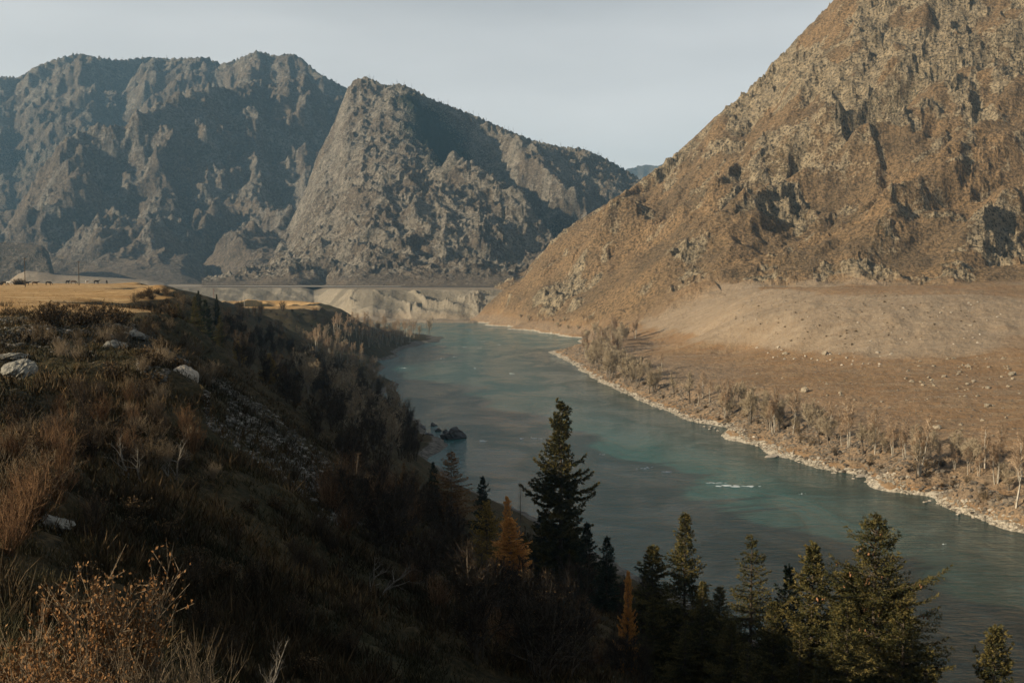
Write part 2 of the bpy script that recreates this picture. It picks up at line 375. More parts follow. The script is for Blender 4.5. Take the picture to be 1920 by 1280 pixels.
def build_B():
    X, Y, us = polar('B', 380, 1400, 900, 1290, 2600, 620)
    Z, gx, gy = coarse(lambda x, y: SB(x, y, True), X, Y, 4)
    K = [(-60, 70, [(800, 190), (840, 260), (880, 320), (960, 380), (1050, 440), (1090, 470)]),
         ( 30, 50, [(755, 160), (790, 230), (830, 300), (870, 350), (950, 400), (1040, 460)]),
         ( 28, 45, [(950, 250), (990, 310), (1050, 370), (1090, 400)]),
         (-30, 40, [(905, 230), (950, 300), (1020, 380)]),
         (-28, 35, [(700, 150), (690, 220), (640, 320), (580, 430)]),
         ( 26, 35, [(690, 148), (735, 220), (740, 330), (690, 420)]),
         (-24, 26, [(890, 330), (830, 345), (780, 370), (760, 410)]),
         ( 22, 22, [(930, 340), (850, 350), (800, 375), (770, 415)]),
         (-20, 20, [(1000, 470), (900, 455), (800, 470)]),
         (-22, 24, [(600, 530), (610, 480), (660, 450)])]
    Z = feat(Z, X, Y, SB, [(a*(2.7 if i < 4 else (0.6 if i in (4, 5) else 1.5)), w*1.25, p) for i, (a, w, p) in enumerate(K)], 1300, 2500, 18, 105)
    hz = sst(31, 60, Z)
    e = erode(X, Y, gx, gy, 1/150.0, 4, 23, 1.2)
    Z = Z+11*e*hz
    # glacier-planed ledges: small steps running along the contour
    wn = Z+18*fbm(X/90, Y/90, 3, 131)
    st = 26.0; q = wn/st; fr = q-np.floor(q); lm = sst(-0.2, 0.5, fbm(X/110, Y/110, 2, 141))
    Z = Z+hz*lm*(sst(0.55, 0.8, fr)-fr)*st*0.42
    Z = Z+hz*(ridged(X/48, Y/48, 5, 109, 0.6)-0.35)*13+hz*fbm(X/13, Y/13, 3, 131)*2.6+hz*(ridged(X/20, Y/20, 4, 133, 0.6)-.35)*6
    Z = Z+(1-hz)*fbm(X/40, Y/40, 3, 155)*1.2
    Z = fix_sil(X, Y, Z, us, SIL_B, [(380, 1400), (1400, 1500)])
    Z = np.where(Z < 31.5, 31.5+(Z-31.5)*0.15, Z)
    rock = (0.62+0.8*(ridged(X/70, Y/70, 4, 177)-0.4)+0.1*e)*hz
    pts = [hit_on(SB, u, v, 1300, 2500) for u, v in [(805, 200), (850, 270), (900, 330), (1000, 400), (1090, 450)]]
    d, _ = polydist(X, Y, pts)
    veg = -0.02+1.0*np.exp(-(d/100)**2)+0.30*fbm(X/90, Y/90, 3, 188)  # forest along the gully, darkened to stand in for the gully's shade
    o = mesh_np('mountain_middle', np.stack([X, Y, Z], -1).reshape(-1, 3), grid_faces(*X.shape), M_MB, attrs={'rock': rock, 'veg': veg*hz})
    tag(o, kind='structure', label='grey craggy mountain in the middle beyond the river bend')
    return X, Y, Z
# ---- C: blue ridge glimpsed in the gap
def build_C():
    sil = [(900, 420), (1000, 380), (1100, 345), (1170, 318), (1205, 309), (1232, 311), (1260, 300), (1400, 330), (1600, 420)]
    pts = U([(u, v, 6200) for u, v in sil])+U([(u, 500, 4600) for u in range(900, 1601, 140)])+[(0, 7500, 100), (1500, 7500, 100), (2500, 7000, 100)]
    S = Surf(pts, 100, 1000)
    X, Y, us = polar('C', 900, 1600, 260, 4600, 7200, 120)
    Z, gx, gy = S(X, Y, True)
    Z = Z+60*erode(X, Y, gx, gy, 1/500., 3, 5)+40*(ridged(X/300, Y/300, 4, 4)-.35)
    Z = fix_sil(X, Y, Z, us, sil, [(900, 4700), (1600, 4700)])
    o = mesh_np('distant_ridge', np.stack([X, Y, Z], -1).reshape(-1, 3), grid_faces(*X.shape), M_MA, attrs={'rock': X*0+.3, 'veg': X*0+.45})
    tag(o, kind='structure', label='small blue ridge in the gap between the mountains')
# ================================================================== right bank, terrace and mountain (one ground)
SIL_R = [(926, 602), (930, 575), (945, 545), (960, 530), (1000, 490), (1045, 440), (1080, 415), (1130, 385), (1190, 345), (1235, 310), (1290, 265), (1340, 215), (1400, 165), (1440, 120), (1510, 45), (1550, 2), (1600, -50), (1700, -110), (1900, -200), (2300, -300), (2700, -250)]
R_shore = [(1920, 1000), (1700, 925), (1500, 865), (1300, 790), (1200, 750), (1120, 712), (1070, 680), (1030, 659)]
R_sh2 = [(1100, 650), (1096, 634), (1040, 627), (1000, 621), (960, 613), (925, 607)]
def Y0(v): return -CH/tanel(v)         # forward distance of water level at a photo row
R_pts = []
for u, v in R_shore+R_sh2:
    Y = float(Y0(v)); X = (u-960)/F/cp*Y; X = unp(u, v, Y)[0]
    R_pts.append((X, Y, 0.0))
for x, y in ((110, 150, ), (135, 120), (165, 90), (200, 60), (240, 20)): R_pts.append((x, y, 0))
for x, y in ((70, 186), (60, 220), (48, 257), (36, 327), (18, 419), (-5, 520), (90, 130), (130, 90), (200, 20), (-20, 640), (0, 760), (-30, 860), (-60, 960)): R_pts.append((x, y, -5))
for k in range(len(R_shore)-1):
    (xa, ya, _), (xb, yb, _) = R_pts[k], R_pts[k+1]
    for t in (0.0, 0.33, 0.66):
        x, y = xa+(xb-xa)*t, ya+(yb-ya)*t; nx, ny = -(yb-ya), (xb-xa); L = math.hypot(nx, ny)*(1 if -(yb-ya)*1+(xb-xa)*0 > 0 else -1)
        R_pts.append((x+nx/L*7, y+ny/L*7, 3.2)); R_pts.append((x, y, 0)) if t > 0 else None
def Uz(u, v, z): return unp(u, v, (z-CH)/float(tanel(v)))
R_pts += [Uz(*q) for q in ((1920, 935, 4.5), (1800, 905, 4.5), (1700, 875, 4.5), (1600, 840, 4.5), (1500, 815, 4.3), (1400, 785, 4.2), (1300, 745, 4), (1200, 705, 4), (1130, 672, 4),
  (2100, 1000, 5), (2300, 1000, 7), (2100, 860, 8), (1920, 860, 7), (1700, 800, 7), (1500, 760, 6.5), (1300, 705, 6), (1200, 680, 5.5), (1150, 655, 5.5), (1920, 760, 10), (1700, 740, 9.5), (1500, 700, 9), (1300, 672, 8), (1180, 645, 7.5), (1250, 640, 8.5), (1120, 642, 7),
  (2100, 720, 12), (1920, 700, 12), (1700, 685, 12), (1500, 668, 11.5), (1400, 655, 11), (1300, 640, 10.5), (1220, 630, 10))]
R_pts += U([  # bank top behind the shore, dry field

  (1700, 620, 440), (1500, 610, 470), (1400, 605, 500), (1900, 620, 430),
  # terrace edge and flat top
  (1920, 552, 500), (1800, 548, 500), (1700, 549, 505), (1600, 549, 520), (1500, 549, 545), (1430, 545, 580), (1380, 575, 560), (1340, 600, 560),
  (1920, 544, 590), (1800, 541.5, 600), (1700, 542, 610), (1600, 543, 620), (1500, 543, 640), (1440, 541, 640),
  # foot of the mountain
  (1200, 636, 600), (1290, 612, 600), (1370, 560, 630), (1150, 628, 690),
  (1000, 600, 872), (940, 590, 985), (1050, 605, 815), (1060, 585, 830), (1100, 580, 790), (1150, 590, 740), (1000, 560, 920), (960, 570, 955), (960, 555, 985),
  # mountain face
  (960, 532, 1040), (1000, 492, 1055), (1045, 443, 1050), (1080, 418, 1045), (1130, 388, 1040), (1190, 348, 1030), (1235, 313, 1020), (1290, 268, 1005), (1340, 218, 1010), (1400, 168, 1020), (1440, 123, 1025), (1510, 48, 1035), (1550, 5, 1040), (1600, -50, 1055), (1700, -110, 1090), (1900, -200, 1150), (2300, -300, 1150),
  (1100, 480, 930), (1060, 530, 930), (1200, 430, 900), (1300, 380, 880), (1200, 520, 760), (1300, 460, 780), (1400, 430, 790), (1300, 540, 690), (1400, 500, 705), (1500, 500, 690), (1500, 400, 800), (1600, 480, 700), (1600, 530, 655), (1700, 500, 675), (1800, 500, 665), (1900, 480, 675),
  (1400, 300, 900), (1500, 200, 940), (1500, 300, 880), (1600, 100, 960), (1600, 300, 850), (1600, 400, 775), (1700, 400, 760), (1700, 300, 830), (1700, 200, 890), (1700, 50, 980), (1800, 400, 750), (1800, 300, 810), (1800, 150, 900), (1900, 400, 740), (1900, 280, 800), (1900, 150, 880), (1900, 0, 970),
  (2100, 545, 600), (2100, 480, 670), (2100, 300, 780), (2100, 100, 900), (2300, 600, 420), (2300, 760, 300), (2300, 545, 560), (2300, 400, 700), (2300, 150, 860), (2500, 900, 200), (2600, 600, 400), (2600, 300, 720)])
for X, Y, z in ((-90, 1250, -6), (-20, 1300, 20), (15, 1130, 45), (80, 1300, 110), (200, 1350, 170), (400, 1400, 230), (700, 1500, 300), (1000, 1500, 330), (-60, 1060, -5), (-110, 1100, -6), (1500, 900, 300), (900, 200, 20), (700, 0, 15), (400, 40, 8)): R_pts.append((X, Y, z))
SR = Surf(R_pts, 7.0, 300.0)
class RG: pass
def build_R():
    X, Y, us = polar('R', 880, 2750, 1500, 95, 1420, 1150, 0.9)
    # re-space columns: fewer outside the frame
    f = np.linspace(0, 1, 1500); us = np.where(f < 0.82, 880+f/0.82*1070, 1950+(f-0.82)/0.18*800)
    X = ((us-960)/F/cp)[None, :]*Y
    Z, gx, gy = coarse(lambda x, y: SR(x, y, True), X, Y, 3)
    Zb = Z.copy(); _, vb = proj(X, Y, Zb)
    mtn = sst(37.5, 43, Zb)*sst(590, 640, Y)
    mtn = np.maximum(mtn, sst(0, 1, (Y-(640-(X-60)*0.0))/90)*sst(3, 20, Zb)*(X < 130)*1.0)
    G = mtn
    K = [(-16, 12, [(1340, 595), (1400, 530), (1480, 465), (1560, 395), (1640, 340)]),
         ( 11, 12, [(1290, 590), (1340, 520), (1400, 440), (1480, 370), (1560, 335)]),
         (-12, 10, [(1500, 395), (1420, 470), (1375, 520)]),
         ( 14, 14, [(1560, 540), (1600, 490), (1700, 410), (1800, 320), (1900, 250)]),
         (-17, 14, [(1500, 500), (1600, 410), (1700, 330), (1790, 250), (1900, 190)]),
         (-16, 13, [(1660, 540), (1740, 490), (1830, 410), (1930, 330)]),
         ( 13, 12, [(1750, 530), (1830, 460), (1910, 400)]),
         ( 10, 12, [(1590, 330), (1660, 270), (1760, 200), (1900, 120)]),
         (-10, 9, [(1230, 470), (1260, 420), (1330, 370)]),
         ( 8, 9, [(1040, 500), (1130, 430), (1210, 395)]),
         (-8, 8, [(960, 600), (1010, 560), (1060, 500), (1120, 470)]),
         (-9, 9, [(1130, 620), (1180, 580), (1260, 530), (1330, 470)])]
    Z = feat(Z, X, Y, SR, [(a*(1.3 if a > 0 else 0.75), w*1.5, p) for a, w, p in K], 400, 1300, 8, 205)
    Z = Zb+(Z-Zb)*np.clip(G*1.2, 0, 1)*(0.25+0.75*sst(40, 78, Zb))
    L_ = np.hypot(gx, gy); ex = erode(X, Y, gx*0.3+0.70*L_*0.93, gy*0.3+0.70*L_*0.36, 1/105.0, 4, 43, 0.9)
    Z = Z+14.0*ex*G*(0.3+0.7*sst(40, 78, Zb))
    # leaning ribs: gentle grass backs, cliffs dropping on the side away from the river
    cliff = np.zeros_like(Z); wx = X+6*fbm(X/30, Y/30, 4, 301); wy = Y+6*fbm(X/30, Y/30, 4, 302)
    for amp, wr, wl, pl in ((13, 9, 55, [(1270, 520), (1300, 480), (1370, 435), (1440, 395), (1510, 355), (1600, 318), (1680, 290)]), (10, 7, 30, [(1110, 455), (1160, 425), (1230, 400), (1300, 365)]),
            (14, 10, 60, [(1560, 545), (1600, 500), (1680, 440), (1760, 385), (1850, 320), (1950, 260)]), (16, 9, 60, [(1640, 375), (1720, 310), (1800, 250), (1880, 200), (1960, 160)]),
            (12, 9, 50, [(1730, 530), (1830, 455), (1930, 385)]), (13, 8, 40, [(1390, 325), (1450, 300), (1520, 280), (1600, 255)]), (12, 8, 40, [(1540, 190), (1640, 160), (1740, 150), (1850, 110)]),
            (10, 7, 35, [(1450, 145), (1530, 110), (1640, 60), (1750, 40)]), (9, 6, 30, [(1180, 560), (1240, 520), (1290, 480)]), (9, 6, 30, [(1010, 560), (1060, 510), (1130, 480)]), (12, 8, 40, [(1300, 590), (1400, 520), (1480, 470), (1560, 430)])):
        pts = [hit_on(SR, u, v, 400, 1300) for u, v in pl]
        best = np.full(X.shape, 1e9); sg = np.zeros(X.shape); pr = np.zeros(X.shape)
        for i in range(len(pts)-1):
            (x0, y0), (x1, y1) = pts[i], pts[i+1]; ax = x1-x0; ay = y1-y0; t = np.clip(((wx-x0)*ax+(wy-y0)*ay)/(ax*ax+ay*ay), 0, 1)
            qx = wx-x0-ax*t; qy = wy-y0-ay*t; d = np.hypot(qx, qy); m = d < best; best = np.where(m, d, best); sg = np.where(m, ax*qy-ay*qx, sg); pr = np.where(m, (i+t)/(len(pts)-1), pr)
        en = sst(0, .22, pr)*sst(0, .15, 1-pr)*(0.82+0.18*np.sin(pr*17+amp)); right = sg < 0
        f = np.where(right, np.exp(-(best/(wr*1.35))**1.5), np.exp(-best/wl)); fl = 1+0.0*f
        Z = Z+G*amp*en*f*(0.3+0.7*sst(40, 78, Zb))
        cliff = np.maximum(cliff, G*en*np.where(right, np.exp(-(best/(wr*1.7))**2), np.exp(-(best/3.0)**2)))
    for lam, A, sd, ww in ((135.0, 21.0, 341, 0.55), (62.0, 10.0, 311, 0.75), (27.0, 4.6, 321, 0.55), (12.0, 2.0, 331, 0.5)):
        q = (X*0.42-Y*0.91)/lam+ww*fbm(X/(lam*2.2), Y/(lam*2.2), 3, sd); fr = q-np.floor(q)
        mod = sst(-0.25, 0.5, fbm(X/(lam*2.6)+7, Y/(lam*1.5), 3, sd+1))
        saw = np.where(fr < 0.80, fr/0.80, 1-sst(0.80, 1.0, fr)); m2 = G*mod*(0.25+0.75*sst(40, 80, Zb))
        Z = Z+A*(saw-0.45)*m2; cliff = np.maximum(cliff, m2*sst(.74, .84, fr)*(1.15 if lam > 100 else 0.95 if lam > 20 else 0.6))
    Z = Z+cliff*(ridged(X/9, Y/9, 4, 305, .6)-.4)*3.2
    # outcrops: broken cliffs stepping up the fall line
    cm = sst(0.02, 0.45, fbm(X/70, Y/70, 3, 231)+0.45*ridged(X/55, Y/55, 3, 233)-0.22+0.5*sst(120, 260, Z)*0.8)
    q = (Z+9*fbm(X/28, Y/28, 3, 236))/15.0; fr = q-np.floor(q)
    Z = Z+G*cm*(sst(0.4, 0.8, fr)-fr)*15*0.34
    q = (Z+7*fbm(X/14, Y/14, 4, 246))/5.0; fr = q-np.floor(q)
    Z = Z+G*(0.1+cm)*(sst(0.35, 0.75, fr)-fr)*5*0.36
    Z = Z+G*(0.35+cm)*(ridged(X/26, Y/26, 5, 209, 0.55)-0.35)*5.0*(0.4+cm)+G*fbm(X/3.4, Y/3.4, 3, 251)*0.6*(0.5+cm)
    # low ground: rubble and tussock relief
    low = (1-G)*sst(0.4, 3, Z)
    Z = Z+low*(fbm(X/22, Y/22, 4, 261)*0.7+fbm(X/2.6, Y/2.6, 3, 263)*0.16)
    # terrace gullies
    ts = low*sst(0.1, 0.22, np.hypot(gx, gy))
    Z = Z+ts*erode(X, Y, gx, gy, 1/26.0, 2, 63, 1.0)*0.8
    bank = sst(-0.5, 0.3, Zb)*(1-sst(4.5, 8, Zb))*(1-G)
    Z = Z+bank*(fbm(X/4, Y/4, 4, 271)*0.45)+(1-G)*(Zb < 1.5)*fbm(X/14, Y/14, 3, 273)*0.35
    Zs = fix_sil(X, Y, Z, us, SIL_R, [(880, 700), (1100, 700), (1500, 720), (2700, 700)], 3, 9.0, 16.0)
    Z = Z+(Zs-Z)*sst(950, 985, us)[None, :]
    rock = G*(-0.02+0.72*cm+0.5*(ridged(X/30, Y/30, 5, 277)-0.4))
    rock = np.where(G > 0.3, rock+0.55*cliff+G*0.16*sst(110, 230, Z), 0.0)
    veg = G*(0.12*cliff+0.15+0.25*fbm(X/40, Y/40, 3, 288)+0.12*ex*-1)+(1-G)*0.0
    sh = (1-G)*sst(-0.8, 0.0, Z)*(1-sst(0.5, 1.1, Z+0.6*fbm(X/6, Y/6, 3, 299)))
    bk = (1-G)*sst(1.2, 2.2, Z)*(1-sst(6.0, 9.0, Z))
    ter = (1-G)*sst(0.10, 0.2, np.hypot(gx, gy))*sst(10, 16, Zb)
    o = mesh_np('riverbank_ground', np.stack([X, Y, Z], -1).reshape(-1, 3), grid_faces(*X.shape), [M_MR], attrs={'rock': rock, 'veg': veg, 'low': 1-G, 'shore': sh, 'bank': bk, 'slope': ter})
    tag(o, kind='structure', label='dry brown bank, terrace and rocky mountainside right of the river')
    RG.ys = Y[:, 0]; RG.us = us; RG.Z = Z
    RG.o = o
def samp(G, X, Y):
    """height of a built polar ground at world points"""
    X = np.asarray(X, float); Y = np.asarray(Y, float)
    u = X/Y*F*cp+960
    fi = np.clip(np.interp(Y, G.ys, np.arange(len(G.ys))), 0, len(G.ys)-1.001)
    fj = np.clip(np.interp(u, G.us, np.arange(len(G.us))), 0, len(G.us)-1.001)
    i = fi.astype(int); j = fj.astype(int); a = fi-i; b = fj-j; Z = G.Z
    return Z[i, j]*(1-a)*(1-b)+Z[i+1, j]*a*(1-b)+Z[i, j+1]*(1-a)*b+Z[i+1, j+1]*a*b
# ================================================================== left bank
L_shore = [(830, 633), (790, 646), (740, 662), (692, 679), (694, 700), (715, 740), (745, 775), (800, 812), (840, 835), (800, 862), (850, 905), (930, 940), (1050, 1000), (1180, 1070), (1400, 1190), (1600, 1270)]
L_pts = []
for u, v in L_shore:
    Y = float(Y0(v)); L_pts.append((unp(u, v, Y)[0], Y, 0.0))
LS = [(p[0], p[1]) for p in L_pts]
for x, y in ((62, 95), (72, 70), (85, 40), (100, 0), (115, -50)): L_pts.append((x, y, 0))
for x, y in ((-35, 760), (-55, 640), (-58, 560), (-55, 470), (-35, 400), (-20, 350), (-2, 300), (5, 250), (20, 215), (32, 190), (48, 150), (62, 125), (85, 90), (100, 60), (120, 20), (135, -50), (-45, 850), (-80, 900), (-110, 850)): L_pts.append((x, y, -5))
L_pts += U([  # far lowland with the woods
  (720, 650, 610), (800, 634, 720), (760, 638, 700), (690, 625, 740), (600, 668, 500), (640, 690, 440), (680, 690, 440), (600, 610, 760), (650, 612, 800), (700, 615, 800),
  (680, 745, 310), (640, 720, 340), (720, 800, 268), (760, 850, 232),
  # plateau
  (-300, 531, 480), (0, 531, 480), (150, 531, 480), (260, 532, 440), (300, 534, 380), (0, 536, 360), (150, 538, 330),
  (0, 545, 270), (150, 545, 270), (270, 544, 300), (0, 568, 150), (130, 567, 150), (0, 590, 115), (130, 588, 112), (220, 575, 140), (250, 560, 190),
  (0, 620, 92), (130, 617, 92), (230, 612, 100), (0, 690, 62), (100, 665, 70), (200, 668, 68), (260, 640, 85), (330, 600, 125), (340, 560, 200), (330, 545, 260),
  (360, 560, 300), (400, 600, 270), (370, 620, 190), (400, 655, 150), (340, 640, 120),
  # rubble spur and its crest
  (330, 695, 82), (430, 765, 78), (520, 830, 76), (600, 890, 73), (660, 945, 70), (720, 1000, 66), (340, 740, 62), (450, 850, 58), (540, 940, 52),
  # valley behind the spur
  (430, 640, 235), (500, 650, 270), (600, 670, 330), (480, 720, 160), (560, 740, 170), (650, 800, 185), (700, 860, 165), (750, 905, 148), (600, 800, 120), (660, 870, 110),
  # second terrace and bluff
  (400, 566, 650), (500, 565, 660), (590, 566, 650), (400, 574, 560), (500, 574, 560), (600, 575, 565), (350, 570, 430), (330, 560, 520), (440, 615, 480), (520, 640, 490), (600, 600, 540), (640, 640, 520), (560, 650, 490), (655, 665, 490), (640, 588, 610), (672, 602, 640), (690, 622, 645), (560, 566, 700), (500, 600, 400), (560, 640, 420),
  # tree belt on the near shore
  (800, 950, 133), (900, 1000, 118), (1000, 1090, 105), (1100, 1130, 95), (1200, 1180, 82), (1300, 1260, 68), (1450, 1330, 60), (1640, 1480, 50), (1800, 1480, 52), (1000, 1200, 70), (900, 1100, 78), (800, 1050, 80),
  # near dark slope
  (0, 900, 35), (120, 800, 47), (300, 810, 50), (250, 1000, 30), (0, 1200, 14), (0, 1060, 21), (450, 1280, 20), (450, 1060, 34), (620, 1000, 55), (450, 920, 45), (700, 1120, 44), (900, 1180, 55), (700, 1280, 28), (1000, 1300, 38), (1200, 1300, 46)])
for p in ((0, 0, 43.2), (-5, 4, 43.1), (-3, 8, 41.6), (-12, -5, 44.2), (6, 0, 41), (12, 0, 38), (20, 10, 32), (30, 20, 24), (50, 30, 10), (-300, 200, 41.5), (-600, 400, 42), (-900, 800, 42), (-100, 40, 42), (-400, 600, 40), (-700, 1000, 30), (-300, 900, 6), (-200, 760, 5), (-160, 640, 8), (-250, 620, 33), (-500, 900, 25),
          (-60, 58, 41.5), (-45, 30, 42.5), (-100, -100, 60), (-30, -60, 50), (0, -60, 44), (40, -60, 30), (-25, 10, 43.5), (-200, -100, 60), (-300, 0, 50), (60, -60, 18), (-500, -200, 50)): L_pts.append(p)
SL = Surf(L_pts, 3.0, 60.0)
HILLS = [(-80, -28, 10, 26)]   # knoll outside the frame that shades the near slope
class LG: pass
def left_h(X, Y, fine=True, b0=None):
    Z, gx, gy = b0 if b0 is not None else SL(X, Y, True)
    for hx, hy, ha, hw in HILLS: Z = Z+ha*np.exp(-((X-hx)**2+(Y-hy)**2)/(hw*hw))
    cap = 41.1+0.0*X; k = 0.35; kk = np.clip(0.5+0.5*(cap-Z)/k, 0, 1); zc = cap*(1-kk)+Z*kk-k*kk*(1-kk)
    Z = np.where(Z > cap+k, cap, zc)*sst(60, 80, Y)+Z*(1-sst(60, 80, Y))
    c2 = 28.5; k = 1.2; wy = sst(520, 550, Y); kk = np.clip(0.5+0.5*(c2-Z)/k, 0, 1); zc = c2*(1-kk)+Z*kk-k*kk*(1-kk)
    Z = Z+(np.where(Z > c2+k, c2, zc)-Z)*wy*(X > -260)
    if not fine: return Z
    sl = np.hypot(gx, gy); dist = np.hypot(X, Y)
    st = sst(0.10, 0.35, sl)*sst(0.5, 4, Z)
    Z0 = Z.copy()
    far = sst(120, 300, dist)
    Z = Z+st*far*(3.0*erode(X, Y, gx, gy, 1/60.0, 3, 83, 1.0)+1.5*fbm(X/18, Y/18, 3, 401))
    nr = (1-far)*sst(2, 8, Z)
    plat = sst(39.6, 40.6, Z0)*sst(95, 125, dist)
    Z = Z+nr*(1-plat)*(1.0*fbm(X/13, Y/13, 4, 411)*sst(14, 40, dist)+0.32*fbm(X/3.1, Y/3.1, 4, 421)*sst(3, 14, dist)+0.10*fbm(X/0.9, Y/0.9, 3, 431))
    Z = Z+(1-nr)*(1-far)*0.25*fbm(X/4, Y/4, 3, 441)
    Z = Z+plat*(0.22*fbm(X/30, Y/30, 3, 451)+0.05*fbm(X/5, Y/5, 2, 453))
    low = (1-sst(3, 8, Z0)); Z = Z+low*0.7*fbm(X/9, Y/9, 4, 461)*sst(250, 320, dist)
    return Z
def build_L():
    uu = np.concatenate([np.linspace(-60, 1980, 1250)])
    ang = np.arctan((uu-960)/F/cp)
    a0 = np.linspace(-math.pi*0.98, ang[0], 130)[:-1]; a1 = np.linspace(ang[-1], math.pi*0.75, 90)[1:]
    ang = np.concatenate([a0, ang, a1])
    d = np.concatenate([np.linspace(0.6, 4.0, 20)[:-1], 4.0*(1000/4.0)**(np.linspace(0, 1, 1150)**0.92)])
    D, A = np.meshgrid(d, ang, indexing='ij')
    D = D/np.where(np.abs(A) < 0.6, np.cos(A), math.cos(0.6))
    X = D*np.sin(A); Y = D*np.cos(A)
    b0 = coarse(lambda x, y: SL(x, y, True), X, Y, 3)
    Z = left_h(X, Y, True, b0)
    # attributes
    Zq, gx, gy = b0; sl = np.hypot(gx, gy); dist = np.hypot(X, Y)
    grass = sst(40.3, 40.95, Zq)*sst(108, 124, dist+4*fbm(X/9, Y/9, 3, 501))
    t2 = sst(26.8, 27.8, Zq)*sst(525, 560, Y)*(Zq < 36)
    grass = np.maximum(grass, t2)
    pr = [unp(u, v, yy)[:2] for u, v, yy in ((60, 600, 104), (160, 610, 96), (290, 650, 90), (340, 705, 82), (440, 765, 78), (520, 830, 76), (610, 890, 73), (690, 980, 68))]
    dd, tt = polydist(X, Y, pr)
    rub = np.exp(-(dd/(11-5*tt))**2)
    mid = sst(55, 75, dist)*(1-sst(100, 125, dist))
    sh = sst(-0.8, 0, Z)*(1-sst(0.9, 1.6, Z))
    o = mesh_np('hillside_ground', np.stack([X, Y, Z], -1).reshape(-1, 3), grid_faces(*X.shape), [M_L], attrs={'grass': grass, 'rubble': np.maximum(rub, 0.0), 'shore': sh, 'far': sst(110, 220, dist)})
    tag(o, kind='structure', label='scrubby hillside, grassy plateau and river bluff on the left')
    LG.n = 0
def lh(x, y): return float(left_h(np.array([float(x)]), np.array([float(y)]))[0])
def rh(x, y): return float(samp(RG, np.array([float(x)]), np.array([float(y)]))[0])
def lhit(u, v, y0=5, y1=900):
    x, y = hit_on(left_h, u, v, y0, y1, 1200); return x, y, lh(x, y)
def rhit(u, v, y0=120, y1=1300):
    x, y = hit_on(lambda X, Y: samp(RG, X, Y), u, v, y0, y1, 1500); return x, y, rh(x, y)
# ---- far bank: eroded scarp with the road on top
def build_far():
    us = np.linspace(300, 1010, 620); ys = np.linspace(930, 1700, 300)
    Y, Ug = np.meshgrid(ys, us, indexing='ij'); X = (Ug-960)/F/cp*Y
    edge = np.interp(Ug, [300, 590, 620, 660, 700, 760, 850, 930, 1010], [1240, 1240, 1200, 1130, 1110, 1100, 1085, 1070, 1060])
    edge = edge+10*fbm(X/40, Y*0, 3, 601)
    foot = edge-np.interp(Ug, [300, 590, 640, 1010], [70, 70, 62, 55])
    t = np.clip((Y-foot)/(edge-foot), 0, 1)
    top = 29.8+0*X
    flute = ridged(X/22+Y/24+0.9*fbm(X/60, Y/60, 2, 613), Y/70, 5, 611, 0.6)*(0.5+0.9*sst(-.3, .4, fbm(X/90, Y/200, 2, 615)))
    prof = np.clip(t*1.05, 0, 1)**0.8
    low = 2.2+3.0*fbm(X/50, Y/50, 3, 621)*sst(985, 1020, Y)-6*(1-sst(990, 1008, Y-0*X))
    Z = low*(1-prof)+top*prof
    Z = Z+(flute-0.35)*8.0*np.sin(np.clip(t, 0, 1)*math.pi)**0.7*sst(600, 680, Ug)
    Z = Z+fbm(X/12, Y/12, 3, 631)*0.8*np.sin(np.clip(t, 0, 1)*math.pi)
    # creek cut through the terrace
    cut = 0.7*np.exp(-((Ug-606-(Y-1150)*-0.12)/14.0)**2)*sst(1130, 1190, Y)*(1-sst(1290, 1325, Y))
    Z = Z-cut*5*(Z > 8)
    sc = np.sin(np.clip(t, 0, 1)*math.pi)
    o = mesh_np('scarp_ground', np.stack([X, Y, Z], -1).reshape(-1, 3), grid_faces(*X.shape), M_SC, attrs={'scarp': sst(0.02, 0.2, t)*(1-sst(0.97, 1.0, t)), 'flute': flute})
    tag(o, kind='structure', label='pale fluted river scarp below the road on the far bank')
    # road with guard rail
    n = 400; u = np.linspace(300, 985, n)
    yr = np.interp(u, [300, 600, 985], [1285, 1275, 1250])+4*np.sin(u/60)
    xr = (u-960)/F/cp*yr
    V = []; 
    for w, z in ((-4, 30.5), (-4, 30.75), (4, 30.75), (4, 30.5)): V.append(np.stack([xr, yr+w, xr*0+z], -1))
    V = np.stack(V, 0).reshape(-1, 3)
    tag(mesh_np('road', V, grid_faces(4, n), M_ROAD), kind='structure', label='road along the far bank')
    n = 265; xr = xr[:n]; yr = yr[:n]
    V = np.stack([np.stack([xr, yr-4.2+w, xr*0+z], -1) for w, z in ((0, 31.1), (-.12, 31.5), (0, 31.75), (.1, 31.75), (.1, 31.1))], 0).reshape(-1, 3)
    r = empty('guard_rail', (float(xr[n//2]), float(yr[n//2]), 30.75))
    def loc(o): o.matrix_parent_inverse = Matrix.Translation(r.location).inverted(); return o
    loc(mesh_np('rail', V, grid_faces(5, n), M_RAIL, r))
    V, Fc = tubes([(0, 0, 0, 0, 0, 1.1, .16, .16)], 4); me = None
    for k in range(0, n, 5):
        if me is None: o = mesh_np('rail_post', V, Fc, M_RAIL, r, smooth=False); me = o.data
        else: o = bpy.data.objects.new('rail_post', me); COL.objects.link(o); o.parent = r
        o.location = (xr[k]-r.location.x, yr[k]-4.05-r.location.y, -.1)
    tag(r, 'pale guard rail along the road on the far bank', 'guard rail')
